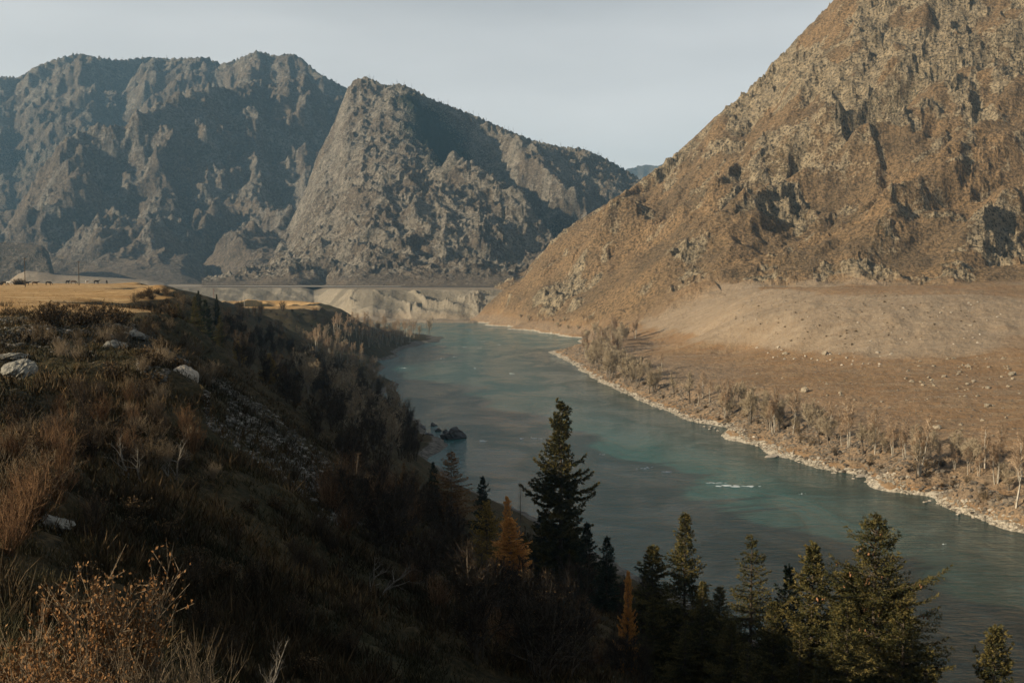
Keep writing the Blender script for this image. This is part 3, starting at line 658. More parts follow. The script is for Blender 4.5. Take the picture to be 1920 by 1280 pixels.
# ---- low terraces under the far massif
def build_foot():
    for nm, pl, y0, y1, lab in (
        ('foothill_terrace', [(-300, 440), (-60, 455), (0, 458), (60, 460), (84, 464), (96, 476), (110, 530), (160, 545)], 1560, 1760, 'pale terrace shelf under the far left massif'),
        ('foothill_mound', [(-300, 535), (20, 530), (36, 516), (52, 508), (75, 510), (110, 516), (200, 521), (280, 528), (310, 534), (330, 545), (345, 580)], 1180, 1420, 'low tan mound on the valley floor behind the cows')):
        us = np.linspace(pl[0][0], pl[-1][0], 420); ys = np.linspace(y0, y1+160, 130)
        Y, Ug = np.meshgrid(ys, us, indexing='ij'); X = (Ug-960)/F/cp*Y
        vt = np.interp(Ug, [p[0] for p in pl], [p[1] for p in pl])
        zt = CH+tanel(vt)*(y1 if 'shelf' in lab else y0+90)
        t = sst(0, 1, (Y-y0)/(90.0))
        if 'shelf' in lab:
            t = np.clip((Y-y0)/80.0, 0, 1)**0.8
            Z = 24+(zt-24)*t+np.clip(Y-y0-80, 0, 200)*0.0
            Z = Z+(ridged(X/60, Y/60, 4, 701)-.35)*14*np.sin(t*math.pi)
        else:
            Z = 24+(zt-24)*t+fbm(X/50, Y/50, 3, 711)*1.2*t
        Z = np.where(Y > y1+60, Z-(Y-y1-60)*0.25, Z)
        fc = 1-sst(0.93, 0.99, t) if 'shelf' in lab else X*0
        o = mesh_np(nm, np.stack([X, Y, Z], -1).reshape(-1, 3), grid_faces(*X.shape), M_MA if 'shelf' in lab else M_SC, attrs={'scarp': X*0, 'flute': X*0+0.5, 'rock': 0.3*fc, 'veg': 0.36*fc})
        tag(o, kind='structure', label=lab)
# ================================================================== ground materials 2
def mat_right():
    """extend the near mountain material with field, terrace slope, bank rubble and shore stones"""
    t = NT('dry_bank'); p = t.pos(); s = 45.0
    n1 = t.noise(p, 1/s, 6, 0.6); n2 = t.noise(p, 5/s, 5, 0.65); n3 = t.noise(p, 22/s, 4, 0.7); n4 = t.noise(p, 1.6, 4, 0.7)
    v = t.vor(p, 0.45)
    rk = t.mix(t.ramp(n2, [(0.38, 0), (0.6, 1)]), (0.20, 0.155, 0.098), (0.40, 0.315, 0.20))
    rk = t.mix(t.ramp(n3, [(0.40, 1), (0.53, 0)]), rk, (0.055, 0.046, 0.032))
    rk = t.mix(t.math('MULTIPLY', t.ramp(v.outputs['Color'], [(0.55, 0), (0.9, 1)]), 0.35), rk, (0.42, 0.36, 0.26))
    gr = t.mix(t.ramp(n1, [(0.40, 0), (0.60, 1)]), (0.33, 0.215, 0.112), (0.215, 0.15, 0.086))
    gr = t.mix(t.ramp(n3, [(0.40, 0.9), (0.57, 0)]), gr, (0.075, 0.055, 0.034))
    rm = t.math('ADD', t.attr('rock'), t.math('MULTIPLY', t.math('SUBTRACT', n3, 0.5), 1.0))
    rm = t.ramp(t.math('ADD', rm, t.math('MULTIPLY', t.math('SUBTRACT', n2, 0.5), 1.0)), [(0.42, 0), (0.58, 1)])
    c = t.mix(rm, gr, rk)
    vg = t.math('ADD', t.attr('veg'), t.math('MULTIPLY', t.math('SUBTRACT', t.noise(p, 0.8, 4, 0.75), 0.5), 2.0))
    c = t.mix(t.ramp(vg, [(0.45, 0), (0.72, 0.85)]), c, (0.06, 0.055, 0.026))
    # field: streaks of rust grass and stony soil
    ps = t.map(p, (0.35, 1.0, 1.0)); f1 = t.noise(ps, 0.035, 6, 0.62, 0.4); f2 = t.noise(ps, 0.22, 5, 0.65)
    fld = t.mix(t.ramp(f1, [(0.38, 0), (0.62, 1)]), (0.265, 0.175, 0.095), (0.285, 0.205, 0.128))
    fld = t.mix(t.ramp(f2, [(0.42, 0.6), (0.6, 0)]), fld, (0.23, 0.125, 0.056))
    fld = t.mix(t.ramp(n4, [(0.36, 0.7), (0.5, 0)]), fld, (0.17, 0.11, 0.06))
    # pale sandy terrace face
    ter = t.mix(t.ramp(f2, [(0.35, 0), (0.65, 1)]), (0.26, 0.19, 0.122), (0.325, 0.25, 0.17))
    ter = t.mix(t.ramp(n4, [(0.34, 0.6), (0.46, 0)]), ter, (0.15, 0.10, 0.06))
    slp = t.ramp(t.math('ADD', t.attr('slope'), t.math('MULTIPLY', t.math('SUBTRACT', f1, 0.5), 1.2)), [(0.35, 0), (0.75, 1)])
    lowc = t.mix(slp, fld, ter)
    # bank: dark rubble and rust grass
    b1 = t.noise(p, 0.35, 5, 0.7)
    bk = t.mix(t.ramp(b1, [(0.40, 0), (0.56, 1)]), (0.19, 0.155, 0.115), (0.31, 0.215, 0.13))
    bk = t.mix(t.ramp(n4, [(0.40, 1), (0.52, 0)]), bk, (0.085, 0.07, 0.055))
    lowc = t.mix(t.math('MULTIPLY', t.attr('bank'), t.ramp(b1, [(0.3, 0.4), (0.6, 1)])), lowc, bk)
    sh = t.mix(t.ramp(t.noise(p, 1.1, 4, 0.75), [(0.38, 0), (0.55, 1)]), (0.14, 0.125, 0.10), (0.44, 0.385, 0.30))
    lowc = t.mix(t.ramp(t.math('ADD', t.attr('shore'), t.math('MULTIPLY', t.math('SUBTRACT', n4, 0.5), 0.5)), [(0.3, 0), (0.5, 1)]), lowc, sh)
    c = t.mix(t.attr('low'), c, lowc)
    h = t.math('ADD', n3, t.math('MULTIPLY', n2, 1.2))
    h = t.math('ADD', h, t.math('MULTIPLY', n4, 0.28))
    b = t.n('ShaderNodeBump'); t.link(h, b.inputs['Height']); b.inputs['Strength'].default_value = 0.85
    b.inputs['Distance'].default_value = 1.0
    t.link(t.math('ADD', 0.7, t.math('MULTIPLY', t.math('SUBTRACT', 1.0, t.attr('low')), 2.8)), b.inputs['Distance'])
    return t.fin(c, 0.95, b.outputs[0], 0.1)
M_MR = mat_right()
def mat_left():
    t = NT('hillside_soil'); p = t.pos()
    n1 = t.noise(p, 0.09, 5, 0.6); n2 = t.noise(p, 0.7, 5, 0.65); n3 = t.noise(p, 3.5, 5, 0.7); n4 = t.noise(p, 14.0, 3, 0.7)
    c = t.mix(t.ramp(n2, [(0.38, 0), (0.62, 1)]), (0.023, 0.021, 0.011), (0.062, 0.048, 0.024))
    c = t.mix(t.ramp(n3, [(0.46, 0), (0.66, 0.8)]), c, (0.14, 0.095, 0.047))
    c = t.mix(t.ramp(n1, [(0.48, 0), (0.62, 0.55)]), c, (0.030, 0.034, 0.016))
    v = t.vor(p, 2.6); vc = t.ramp(v.outputs['Distance'], [(0.25, 1), (0.42, 0)])
    rb = t.mix(t.ramp(v.outputs['Color'], [(0.2, 0), (0.85, 1)]), (0.07, 0.065, 0.052), (0.19, 0.17, 0.135))
    rb = t.mix(vc, (0.06, 0.052, 0.036), rb)
    m = t.math('MULTIPLY', t.ramp(t.math('ADD', t.attr('rubble'), t.math('MULTIPLY', t.math('SUBTRACT', n2, 0.5), 1.6)), [(0.4, 0), (0.62, 1)]), 1.0)
    c = t.mix(m, c, rb)
    ps = t.map(p, (0.5, 1, 1)); g1 = t.noise(ps, 0.06, 5, 0.6, 0.3)
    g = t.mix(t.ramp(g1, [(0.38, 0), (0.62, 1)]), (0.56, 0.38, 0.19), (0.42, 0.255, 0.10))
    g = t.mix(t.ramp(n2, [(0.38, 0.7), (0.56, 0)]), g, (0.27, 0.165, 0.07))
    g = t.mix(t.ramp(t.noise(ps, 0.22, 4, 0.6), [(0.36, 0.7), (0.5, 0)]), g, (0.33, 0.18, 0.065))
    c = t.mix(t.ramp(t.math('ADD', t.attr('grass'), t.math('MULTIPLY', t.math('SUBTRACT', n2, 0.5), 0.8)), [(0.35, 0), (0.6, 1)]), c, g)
    sh = t.mix(t.ramp(n2, [(0.4, 0), (0.6, 1)]), (0.07, 0.065, 0.055), (0.2, 0.18, 0.15))
    c = t.mix(t.ramp(t.attr('shore'), [(0.3, 0), (0.6, 1)]), c, sh)
    h = t.math('ADD', t.math('MULTIPLY', n2, 0.5), t.math('ADD', t.math('MULTIPLY', n3, 0.22), t.math('MULTIPLY', n4, 0.05)))
    h = t.math('ADD', h, t.math('MULTIPLY', t.math('MULTIPLY', vc, m), 0.12))
    return t.fin(c, 0.95, t.bump(h, 0.8, 1.0), 0.1)
M_L = mat_left()
def mat_scarp():
    t = NT('scarp_gravel'); p = t.pos()
    n1 = t.noise(p, 0.03, 5, 0.6); n2 = t.noise(p, 0.2, 5, 0.7)
    top = t.mix(t.ramp(n1, [(0.4, 0), (0.6, 1)]), (0.235, 0.185, 0.13), (0.29, 0.235, 0.17))
    top = t.mix(t.ramp(n2, [(0.38, 0.6), (0.52, 0)]), top, (0.16, 0.13, 0.09))
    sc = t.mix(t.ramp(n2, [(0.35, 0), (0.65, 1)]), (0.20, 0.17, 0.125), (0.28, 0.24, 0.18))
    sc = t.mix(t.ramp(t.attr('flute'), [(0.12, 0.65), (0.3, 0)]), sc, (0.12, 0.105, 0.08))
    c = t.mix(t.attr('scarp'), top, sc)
    return t.fin(c, 0.95, t.bump(n2, 0.8, 2.5), 0.1)
M_SC = mat_scarp()
def flat(name, col, rough=0.85, spec=0.2, var=0.35, sc=6.0, bd=0.02):
    t = NT(name); tc = t.n('ShaderNodeTexCoord').outputs['Object']; n = t.noise(tc, sc, 5, 0.65)
    oi = t.n('ShaderNodeObjectInfo').outputs['Random']
    c = t.mix(t.ramp(n, [(0.3, 0), (0.7, 1)]), tuple(x*(1-var) for x in col), tuple(min(1, x*(1+var)) for x in col))
    c = t.mix(t.math('MULTIPLY', oi, 0.35), c, tuple(x*0.6 for x in col))
    return t.fin(c, rough, t.bump(n, 0.5, bd), spec)
M_ROAD = flat('road_asphalt', (0.12, 0.115, 0.11)); M_RAIL = flat('rail_metal', (0.30, 0.28, 0.25), 0.5, 0.4, 0.1)
def mat_water():
    t = NT('river_water'); p = t.pos()
    pf = t.map(p, (1.0, 0.55, 1.0), (0, 0, rad(-14)))
    big = t.noise(pf, 0.016, 4, 0.55, 0.6); med = t.noise(pf, 0.055, 5, 0.62, 0.8); st = t.noise(t.map(p, (0.45, 1.4, 1)), 0.35, 6, 0.7, 0.6)
    m = t.math('ADD', t.math('MULTIPLY', big, 0.5), t.math('ADD', t.math('MULTIPLY', med, 0.35), t.math('MULTIPLY', st, 0.15)))
    tl = t.math('ADD', t.attr('teal'), t.math('MULTIPLY', t.math('SUBTRACT', m, 0.5), 1.0))
    c = t.mix(t.ramp(tl, [(0.30, 0), (0.85, 1)]), (0.024, 0.082, 0.079), (0.014, 0.100, 0.093))
    c = t.mix(t.ramp(t.math('ADD', t.attr('olive'), t.math('MULTIPLY', t.math('SUBTRACT', med, 0.5), 0.8)), [(0.2, 0), (0.9, 0.85)]), c, (0.017, 0.024, 0.013))  # dark olive painted where the water would mirror the right mountainside
    c = t.mix(t.ramp(st, [(0.50, 0), (0.64, 0.5)]), c, (0.06, 0.11, 0.105))
    w1 = t.noise(t.map(p, (0.6, 1.5, 1)), 0.7, 5, 0.65, 0.5)
    w2 = t.noise(t.map(p, (0.35, 1.2, 1)), 0.20, 5, 0.65, 0.9)
    w3 = t.noise(p, 3.0, 3, 0.6)
    amp = t.ramp(med, [(0.38, 0.4), (0.62, 1)])
    h = t.math('ADD', t.math('MULTIPLY', w1, 0.5), t.math('ADD', t.math('MULTIPLY', w2, 0.7), t.math('MULTIPLY', w3, 0.08)))
    h = t.math('MULTIPLY', h, amp)
    m_ = t.fin(c, 0.13, t.bump(h, 1.0, 0.8), 0.28)
    t.b.inputs['IOR'].default_value = 1.33
    t.link(t.ramp(med, [(0.45, 0.08), (0.62, 0.2)]), t.b.inputs['Roughness'])
    return m_
M_W = mat_water()
# ================================================================== build the ground
GA = build_A(); tick('A'); GB = build_B(); tick('B'); build_C(); build_R(); tick('R'); build_L(); tick('L'); build_far(); build_foot(); tick('ground')
def build_water():
    ys = np.linspace(-60, 1085, 230); xs = np.linspace(-170, 260, 90)
    Y, X = np.meshgrid(ys, xs, indexing='ij')
    # keep the sheet under the terrain to either side
    Z = 0.05*fbm(X/9, Y/9, 2, 801)*0.0+X*0
    d, _ = polydist(X, Y, [unp(u, v, float(Y0(v)))[:2] for u, v in R_shore]+[(135, 120), (200, 60)])
    olive = np.exp(-(d/26)**2)*0.75+0.9*(1-sst(110, 215, Y))*sst(5, 50, X)  # mask for the mountainside's reflection, put into the water colour
    teal = 0.35+0*X
    for u, v, r, a in ((950, 630, 70, .7), (1130, 845, 26, .6), (1000, 815, 20, .5), (1390, 905, 14, .6), (1180, 965, 14, .4), (1210, 872, 14, .6), (760, 690, 30, .3), (1010, 720, 60, -.45), (820, 740, 40, -.35)):
        yy = float(Y0(v)); xx = unp(u, v, yy)[0]; teal = teal+0.7*a*np.exp(-((X-xx)**2+((Y-yy)*0.6)**2)/(r*r))
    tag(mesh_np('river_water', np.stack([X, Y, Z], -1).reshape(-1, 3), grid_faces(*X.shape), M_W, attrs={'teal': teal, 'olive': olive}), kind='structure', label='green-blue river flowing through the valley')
build_water()
def build_floor():
    V = [(-9000, -3000, -7), (9000, -3000, -7), (9000, 9000, -7), (-9000, 9000, -7)]
    t = flat('valley_soil', (0.2, 0.15, 0.1))
    tag(mesh_np('valley_floor', V, [(0, 1, 2, 3)], t), kind='structure', label='valley floor')
build_floor()
# ================================================================== plant, stone and animal builders
def blades(C, D, N, L, Wd):
    """leaf-like quads: base C, direction D, face normal hint N"""
    D = D/(np.linalg.norm(D, axis=1, keepdims=True)+1e-9); s = np.cross(D, N); s /= np.linalg.norm(s, axis=1, keepdims=True)+1e-9
    L = L[:, None]; Wd = Wd[:, None]; n = len(C)
    V = np.stack([C, C+D*L*0.5+s*Wd*0.5, C+D*L, C+D*L*0.45-s*Wd*0.5], 1).reshape(-1, 3)
    return V, np.arange(4*n).reshape(n, 4)
def rdir(n, rng): 
    v = rng.normal(size=(n, 3)); return v/np.linalg.norm(v, axis=1, keepdims=True)
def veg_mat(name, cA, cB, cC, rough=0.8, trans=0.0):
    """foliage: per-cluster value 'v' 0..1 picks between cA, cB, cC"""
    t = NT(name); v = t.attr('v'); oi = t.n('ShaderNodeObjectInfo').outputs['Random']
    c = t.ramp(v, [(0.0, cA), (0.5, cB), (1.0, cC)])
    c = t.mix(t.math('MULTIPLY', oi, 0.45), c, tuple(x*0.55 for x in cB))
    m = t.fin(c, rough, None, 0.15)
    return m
def bark_mat(name, a, b, sc=8.0):
    t = NT(name); tc = t.n('ShaderNodeTexCoord').outputs['Object']; n = t.noise(t.map(tc, (1, 1, 0.4)), sc, 4, 0.7)
    oi = t.n('ShaderNodeObjectInfo').outputs['Random']
    c = t.mix(t.ramp(n, [(0.38, 0), (0.6, 1)]), a, b); c = t.mix(t.math('MULTIPLY', oi, 0.5), c, tuple(x*0.6 for x in a))
    return t.fin(c, 0.9, t.bump(n, 0.5, 0.02), 0.15)
M_BIRCH = bark_mat('birch_bark', (0.30, 0.26, 0.20), (0.62, 0.56, 0.46), 3.0)
M_BARK = bark_mat('dark_bark', (0.06, 0.048, 0.035), (0.14, 0.11, 0.08))
M_GBARK = bark_mat('grey_bark', (0.14, 0.12, 0.095), (0.27, 0.23, 0.18))
M_TWIG_R = veg_mat('twigs_red_brown', (0.22, 0.14, 0.08), (0.38, 0.26, 0.16), (0.58, 0.44, 0.30))
M_TWIG_G = veg_mat('twigs_grey_tan', (0.24, 0.185, 0.115), (0.43, 0.34, 0.225), (0.62, 0.52, 0.37))
M_TWIG_D = veg_mat('twigs_dark', (0.014, 0.012, 0.009), (0.036, 0.028, 0.020), (0.10, 0.07, 0.046))
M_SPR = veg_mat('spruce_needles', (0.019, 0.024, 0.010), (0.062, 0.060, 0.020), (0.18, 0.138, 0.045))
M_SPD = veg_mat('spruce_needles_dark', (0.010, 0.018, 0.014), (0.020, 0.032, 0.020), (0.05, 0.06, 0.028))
M_LAR = veg_mat('larch_needles', (0.34, 0.14, 0.03), (0.68, 0.31, 0.07), (0.85, 0.46, 0.13))
M_LRD = veg_mat('larch_needles_dull', (0.14, 0.075, 0.03), (0.26, 0.14, 0.055), (0.42, 0.25, 0.11))
M_YEL = veg_mat('yellow_green_needles', (0.12, 0.085, 0.02), (0.28, 0.19, 0.045), (0.48, 0.32, 0.08))
M_LEAF = veg_mat('dry_brown_leaves', (0.085, 0.038, 0.014), (0.21, 0.098, 0.034), (0.38, 0.225, 0.10))
M_DRY = veg_mat('dry_leaves_dull', (0.024, 0.018, 0.009), (0.085, 0.056, 0.026), (0.28, 0.175, 0.08))
M_GRS = veg_mat('dry_grass', (0.018, 0.019, 0.008), (0.068, 0.055, 0.024), (0.33, 0.225, 0.10))
M_CONE = flat('spruce_cone', (0.34, 0.17, 0.085), 0.7)
M_DEAD = bark_mat('dead_wood', (0.12, 0.105, 0.085), (0.27, 0.24, 0.195), 14.0)
M_RUST = veg_mat('twigs_rust', (0.05, 0.024, 0.012), (0.14, 0.075, 0.036), (0.33, 0.19, 0.095))
M_STEM = bark_mat('tan_stems', (0.16, 0.12, 0.075), (0.34, 0.26, 0.17), 14.0)
class Proto:
    """parts of a plant kept as mesh data so copies share them"""
    def __init__(s, parts): s.parts = parts
PROTO = {}
def add_proto(key, parts):
    """parts: list of (name, V, F, mat, attrs)"""
    objs = []
    for nm, V, Fc, m, at in parts:
        o = mesh_np(nm, V, Fc, m, attrs=at, smooth=False); objs.append((nm, o.data)); bpy.data.objects.remove(o)
    PROTO[key] = objs
def put(key, name, x, y, z, s=1.0, rz=None, label=None, cat=None, group=None, sx=1.0, tilt=0.0):
    rz = random.uniform(0, 6.283) if rz is None else rz
    parts = PROTO[key]
    if len(parts) == 1:
        r = bpy.data.objects.new(name, parts[0][1]); COL.objects.link(r)
    else:
        r = bpy.data.objects.new(name, None); COL.objects.link(r)
        for nm, me in parts:
            c = bpy.data.objects.new(nm, me); COL.objects.link(c); c.parent = r
    r.location = (x, y, z); r.rotation_euler = (tilt*math.cos(rz*3), tilt*math.sin(rz*3), rz); r.scale = (s*sx, s*sx, s)
    return tag(r, label, cat, group)
# ---- bare broadleaf tree
def grow_bare(h, r, rng, stems=1, limb0=0.25, ang=40, nl=14, spread=0.42, sub=6, tw=5, twr=0.014, wob=0.05):
    T, K = [], []; kv = []
    for si in range(stems):
        az = rng.uniform(0, 6.28); lean = (0.03 if stems == 1 else 0.16)*rng.uniform(0.5, 1.3)
        hh = h*(1 if si == 0 else rng.uniform(0.7, 0.98)); rr = r*(1 if si == 0 else 0.75)
        p = np.array([0.25*math.cos(az), 0.25*math.sin(az), -0.25])*(0 if stems == 1 else 1); p[2] = -0.3
        d = np.array([math.cos(az)*lean, math.sin(az)*lean, 1.0]); n = 9; pts = [p.copy()]
        for k in range(n):
            d = d+rng.normal(size=3)*wob; d[2] = max(d[2], 0.7); p = p+d/np.linalg.norm(d)*(hh+0.3)/n; pts.append(p.copy())
        for k in range(n):
            T.append((*pts[k], *pts[k+1], rr*(1-k/n)**0.8+0.015, rr*(1-(k+1)/n)**0.8+0.012))
        for l in range(nl):
            t = limb0+(1-limb0)*((l+rng.uniform(0, 1))/nl)*0.97; f = t*n; i = min(int(f), n-1); b = pts[i]+(pts[i+1]-pts[i])*(f-i)
            L = spread*hh*(1.05-t)**0.7*rng.uniform(0.6, 1.15)*(0.75+0.25*math.sin(t*3.1)); a = rng.uniform(0, 6.28); el = math.radians(ang+rng.uniform(-12, 16)+15*t)
            d = np.array([math.cos(a)*math.cos(el), math.sin(a)*math.cos(el), math.sin(el)]); q = b.copy(); lr = rr*(1-t)**0.8*0.5+0.018; m = 4; lp = [q.copy()]
            for k in range(m):
                d = d+rng.normal(size=3)*0.13+np.array([0, 0, 0.07]); d /= np.linalg.norm(d); q = q+d*L/m; lp.append(q.copy())
                T.append((*lp[k], *lp[k+1], lr*(1-k/m)+0.008, lr*(1-(k+1)/m)+0.008))
            for s in range(sub):
                f2 = rng.uniform(0.25, 1)*m; i2 = min(int(f2), m-1); q0 = lp[i2]+(lp[i2+1]-lp[i2])*(f2-i2)
                d2 = d+rng.normal(size=3)*0.55; d2[2] += 0.15; d2 /= np.linalg.norm(d2); L2 = L*rng.uniform(0.3, 0.55)
                q1 = q0+d2*L2*0.5+rng.normal(size=3)*0.04*L2; q2 = q1+(d2+rng.normal(size=3)*0.2)*L2*0.5; v = rng.uniform(0, 1)
                K.append((*q0, *q1, twr*1.5, twr)); K.append((*q1, *q2, twr, twr*0.5)); kv += [v, v]
                for w in range(tw):
                    qb = q0+(q2-q0)*rng.uniform(0.25, 1.0); d3 = d2+rng.normal(size=3)*0.55; d3[2] += 0.12; d3 /= np.linalg.norm(d3); L3 = L2*rng.uniform(0.35, 0.8)+0.15
                    K.append((*qb, *(qb+d3*L3), twr*0.75, twr*0.35)); kv.append(min(1, max(0, v+rng.uniform(-.3, .3))))
    return T, K, kv
def bare_proto(key, seed, tm, km, specks=0, spm=None, **kw):
    rng = np.random.default_rng(seed); T, K, kv = grow_bare(rng=rng, **kw)
    V, Fc = tubes(T, 5); V2, F2 = tubes(K, 3); parts = [('trunk', V, Fc, tm, None), ('crown', V2, F2, km, {'v': np.repeat(kv, 6)})]
    if specks:
        Ka = np.array(K); i = rng.integers(0, len(Ka), specks); t = rng.uniform(0.2, 1, (specks, 1)); C = Ka[i, :3]*(1-t)+Ka[i, 3:6]*t+rng.normal(size=(specks, 3))*0.04
        Vb, Fb = blades(C, rdir(specks, rng), rdir(specks, rng), rng.uniform(0.06, 0.14, specks), rng.uniform(0.04, 0.08, specks))
        parts.append(('foliage', Vb, Fb, spm, {'v': np.repeat(rng.uniform(0, 1, specks), 4)}))
    add_proto(key, parts)
# ---- conifers
def conifer(key, seed, h, rad0, mat, whorl=0.42, per=6, tuft=6, droop=0.28, tipup=0.25, bare=0.06, gaps=0.12, power=0.8, nl=0.15, nw=0.028, step=0.13, tm=None, second=False, lift=0.0, lim=1.0):
    rng = np.random.default_rng(seed); T = [(0, 0, -0.4, 0, 0, h*0.35, h*0.013+.03, h*0.010), (0, 0, h*0.35, 0, 0, h*0.7, h*0.010, h*0.006), (0, 0, h*0.7, 0, 0, h, h*0.006, 0.008)]
    tops = [(0.0, 0.0, h)]
    if second: T.append((0, 0, h*0.78, 0.05*h, 0.01*h, h*0.965, h*0.005, 0.008)); tops.append((0.05*h, 0.01*h, h*0.965))
    LB, TC, TD, TV = [], [], [], []
    z = h*bare
    lob = rng.uniform(0, 6.28, 4)
    while z < h*0.985:
        t = z/h; R = rad0*(1-t)**power*(1+0.18*math.sin(z*1.9+lob[0])+0.14*math.sin(z*3.7+lob[1]))+0.10
        n = max(3, int(per*(0.7+0.5*(1-t))))
        a0 = rng.uniform(0, 6.28)
        for k in range(n):
            if rng.uniform() < gaps: continue
            a = a0+6.28*k/n+rng.normal()*0.25; L = R*rng.uniform(0.42, 1.2)*(1+0.22*math.sin(a*2+lob[2]+z*0.6))
            zz = z+rng.normal()*whorl*0.3; el0 = -droop*(1-t)+0.35*t**1.5+rng.normal()*0.08+lift; m = max(4, int(L/0.35)); q = np.array([0, 0, zz]); pts = [q.copy()]
            for j in range(m):
                f = (j+1)/m; el = el0+tipup*2.2*f*f-0.12*f; d = np.array([math.cos(a)*math.cos(el), math.sin(a)*math.cos(el), math.sin(el)]); q = q+d*L/m; pts.append(q.copy())
            for j in range(m): LB.append((*pts[j], *pts[j+1], (0.022+0.006*L)*(1-j/m)*lim+0.004, (0.022+0.006*L)*(1-(j+1)/m)*lim+0.004))
            sd = np.array([-math.sin(a), math.cos(a), 0.0]); lv = rng.normal()*0.16
            nb = max(4, int(L/0.17))
            for b in range(nb):
                s = 0.14+0.86*(b+rng.uniform(0, 1))/nb; f = s*m; i = min(int(f), m-1); o = pts[i]+(pts[i+1]-pts[i])*(f-i); fd = pts[i+1]-pts[i]; fd = fd/np.linalg.norm(fd)
                side = 1 if b % 2 else -1; bl = (0.16+0.36*L*(1-s)**0.8*rng.uniform(0.5, 1.1)); bl = min(bl, 0.9)
                bd = fd*0.75+sd*side*rng.uniform(0.5, 1.0)+np.array([0, 0, rng.uniform(-0.35, 0.15)]); bd /= np.linalg.norm(bd)
                c = max(2, int(bl/step)); 
                u = (np.arange(c)+rng.uniform(0, 1))/c; P = o+bd*u[:, None]*bl; P[:, 2] -= 0.10*u*u*bl
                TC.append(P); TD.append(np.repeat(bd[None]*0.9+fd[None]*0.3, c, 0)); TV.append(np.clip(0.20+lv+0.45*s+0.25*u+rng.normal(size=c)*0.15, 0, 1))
        z += whorl*(0.6+0.5*(1-t))*rng.uniform(0.75, 1.25)
    for tx, ty, tz in tops:
        P = np.array([[tx, ty, tz-0.9*f] for f in np.linspace(0, 1, 14)]); TC.append(P); TD.append(np.tile([[0, 0, 1.0]], (14, 1))); TV.append(np.full(14, 0.7))
    C = np.concatenate(TC); D = np.concatenate(TD); Vv = np.concatenate(TV); n = len(C)
    C = np.repeat(C, tuft, 0); D = np.repeat(D, tuft, 0); vv = np.repeat(Vv, tuft); m = len(C)
    DD = D+rdir(m, rng)*0.85; C = C+rng.normal(size=(m, 3))*0.015
    V, Fc = blades(C, DD, rdir(m, rng), rng.uniform(0.75, 1.25, m)*nl, rng.uniform(0.8, 1.3, m)*nw)
    Vt, Ft = tubes(T, 7); Vl, Fl = tubes(LB, 3); Vt = np.concatenate([Vt, Vl]); Ft = np.concatenate([Ft, Fl+len(Vt)-len(Vl)])
    add_proto(key, [('trunk', Vt, Ft, tm or M_BARK, None), ('crown', V, Fc, mat, {'v': np.repeat(vv, 4)})])
    return C, vv
# ---- shrubs
def shrub(key, seed, h, n, fan, mat_s, mat_l=None, leaves=0, sub=5, rs=0.010, lw=0.05, heads=0.0, curve=0.25, asn=('stems', 'foliage')):
    rng = np.random.default_rng(seed); S, sv = [], []; tips = []
    for i in range(n):
        a = rng.uniform(0, 6.28); b = np.array([math.cos(a), math.sin(a), 0])*rng.uniform(0, 0.14)*h; b[2] = -0.15
        el = math.radians(90-rng.uniform(0, fan)); L = h*rng.uniform(0.55, 1.1); d = np.array([math.cos(a)*math.cos(el), math.sin(a)*math.cos(el), math.sin(el)]); m = 4; q = b; v = rng.uniform(0, 1); pp = [q]
        for k in range(m):
            d = d+rng.normal(size=3)*0.12+np.array([0, 0, curve*0.25]); d /= np.linalg.norm(d); q2 = q+d*L/m
            S.append((*q, *q2, rs*(1.6-k*0.3), rs*(1.3-k*0.3))); sv.append(v); q = q2; pp.append(q)
        for s in range(sub):
            f = rng.uniform(1.2, m); i2 = min(int(f), m-1); o = pp[i2]+(pp[i2+1]-pp[i2])*(f-i2); d2 = d+rng.normal(size=3)*0.45; d2[2] += 0.25; d2 /= np.linalg.norm(d2); l2 = L*rng.uniform(0.15, 0.38)
            e = o+d2*l2; S.append((*o, *e, rs*0.7, rs*0.3)); sv.append(min(1, max(0, v+rng.uniform(-.2, .3)))); tips.append((o, e))
            for w in range(2):
                o2 = o+(e-o)*rng.uniform(0.3, 0.9); d3 = d2+rng.normal(size=3)*0.5; d3 /= np.linalg.norm(d3); e2 = o2+d3*l2*0.5; S.append((*o2, *e2, rs*0.45, rs*0.2)); sv.append(v); tips.append((o2, e2))
    V, Fc = tubes(S, 3); parts = [(asn[0], V, Fc, mat_s, {'v': np.repeat(sv, 6)})]
    if leaves:
        i = rng.integers(0, len(tips), leaves); O = np.array([tips[k][0] for k in i]); E = np.array([tips[k][1] for k in i]); t = rng.uniform(0.1, 1.05, (leaves, 1))
        C = O+(E-O)*t+rng.normal(size=(leaves, 3))*0.02*h; g = np.array([hash(int(k)) % 97/97.0 for k in i])
        Vb, Fb = blades(C, rdir(leaves, rng)+np.array([[0, 0, .4]]), rdir(leaves, rng), rng.uniform(0.7, 1.3, leaves)*lw*1.5, rng.uniform(0.7, 1.3, leaves)*lw)
        parts.append((asn[1], Vb, Fb, mat_l, {'v': np.repeat(np.clip(0.25*rng.uniform(0, 1, leaves)+0.45*g+0.35*(C[:, 2]/h), 0, 1), 4)}))
    add_proto(key, parts)
def ico(sub=2):
    import bmesh
    bm = bmesh.new(); bmesh.ops.create_icosphere(bm, subdivisions=sub, radius=1); V = np.array([v.co[:] for v in bm.verts]); Fc = np.array([[v.index for v in f.verts] for f in bm.faces]); bm.free(); return V, Fc
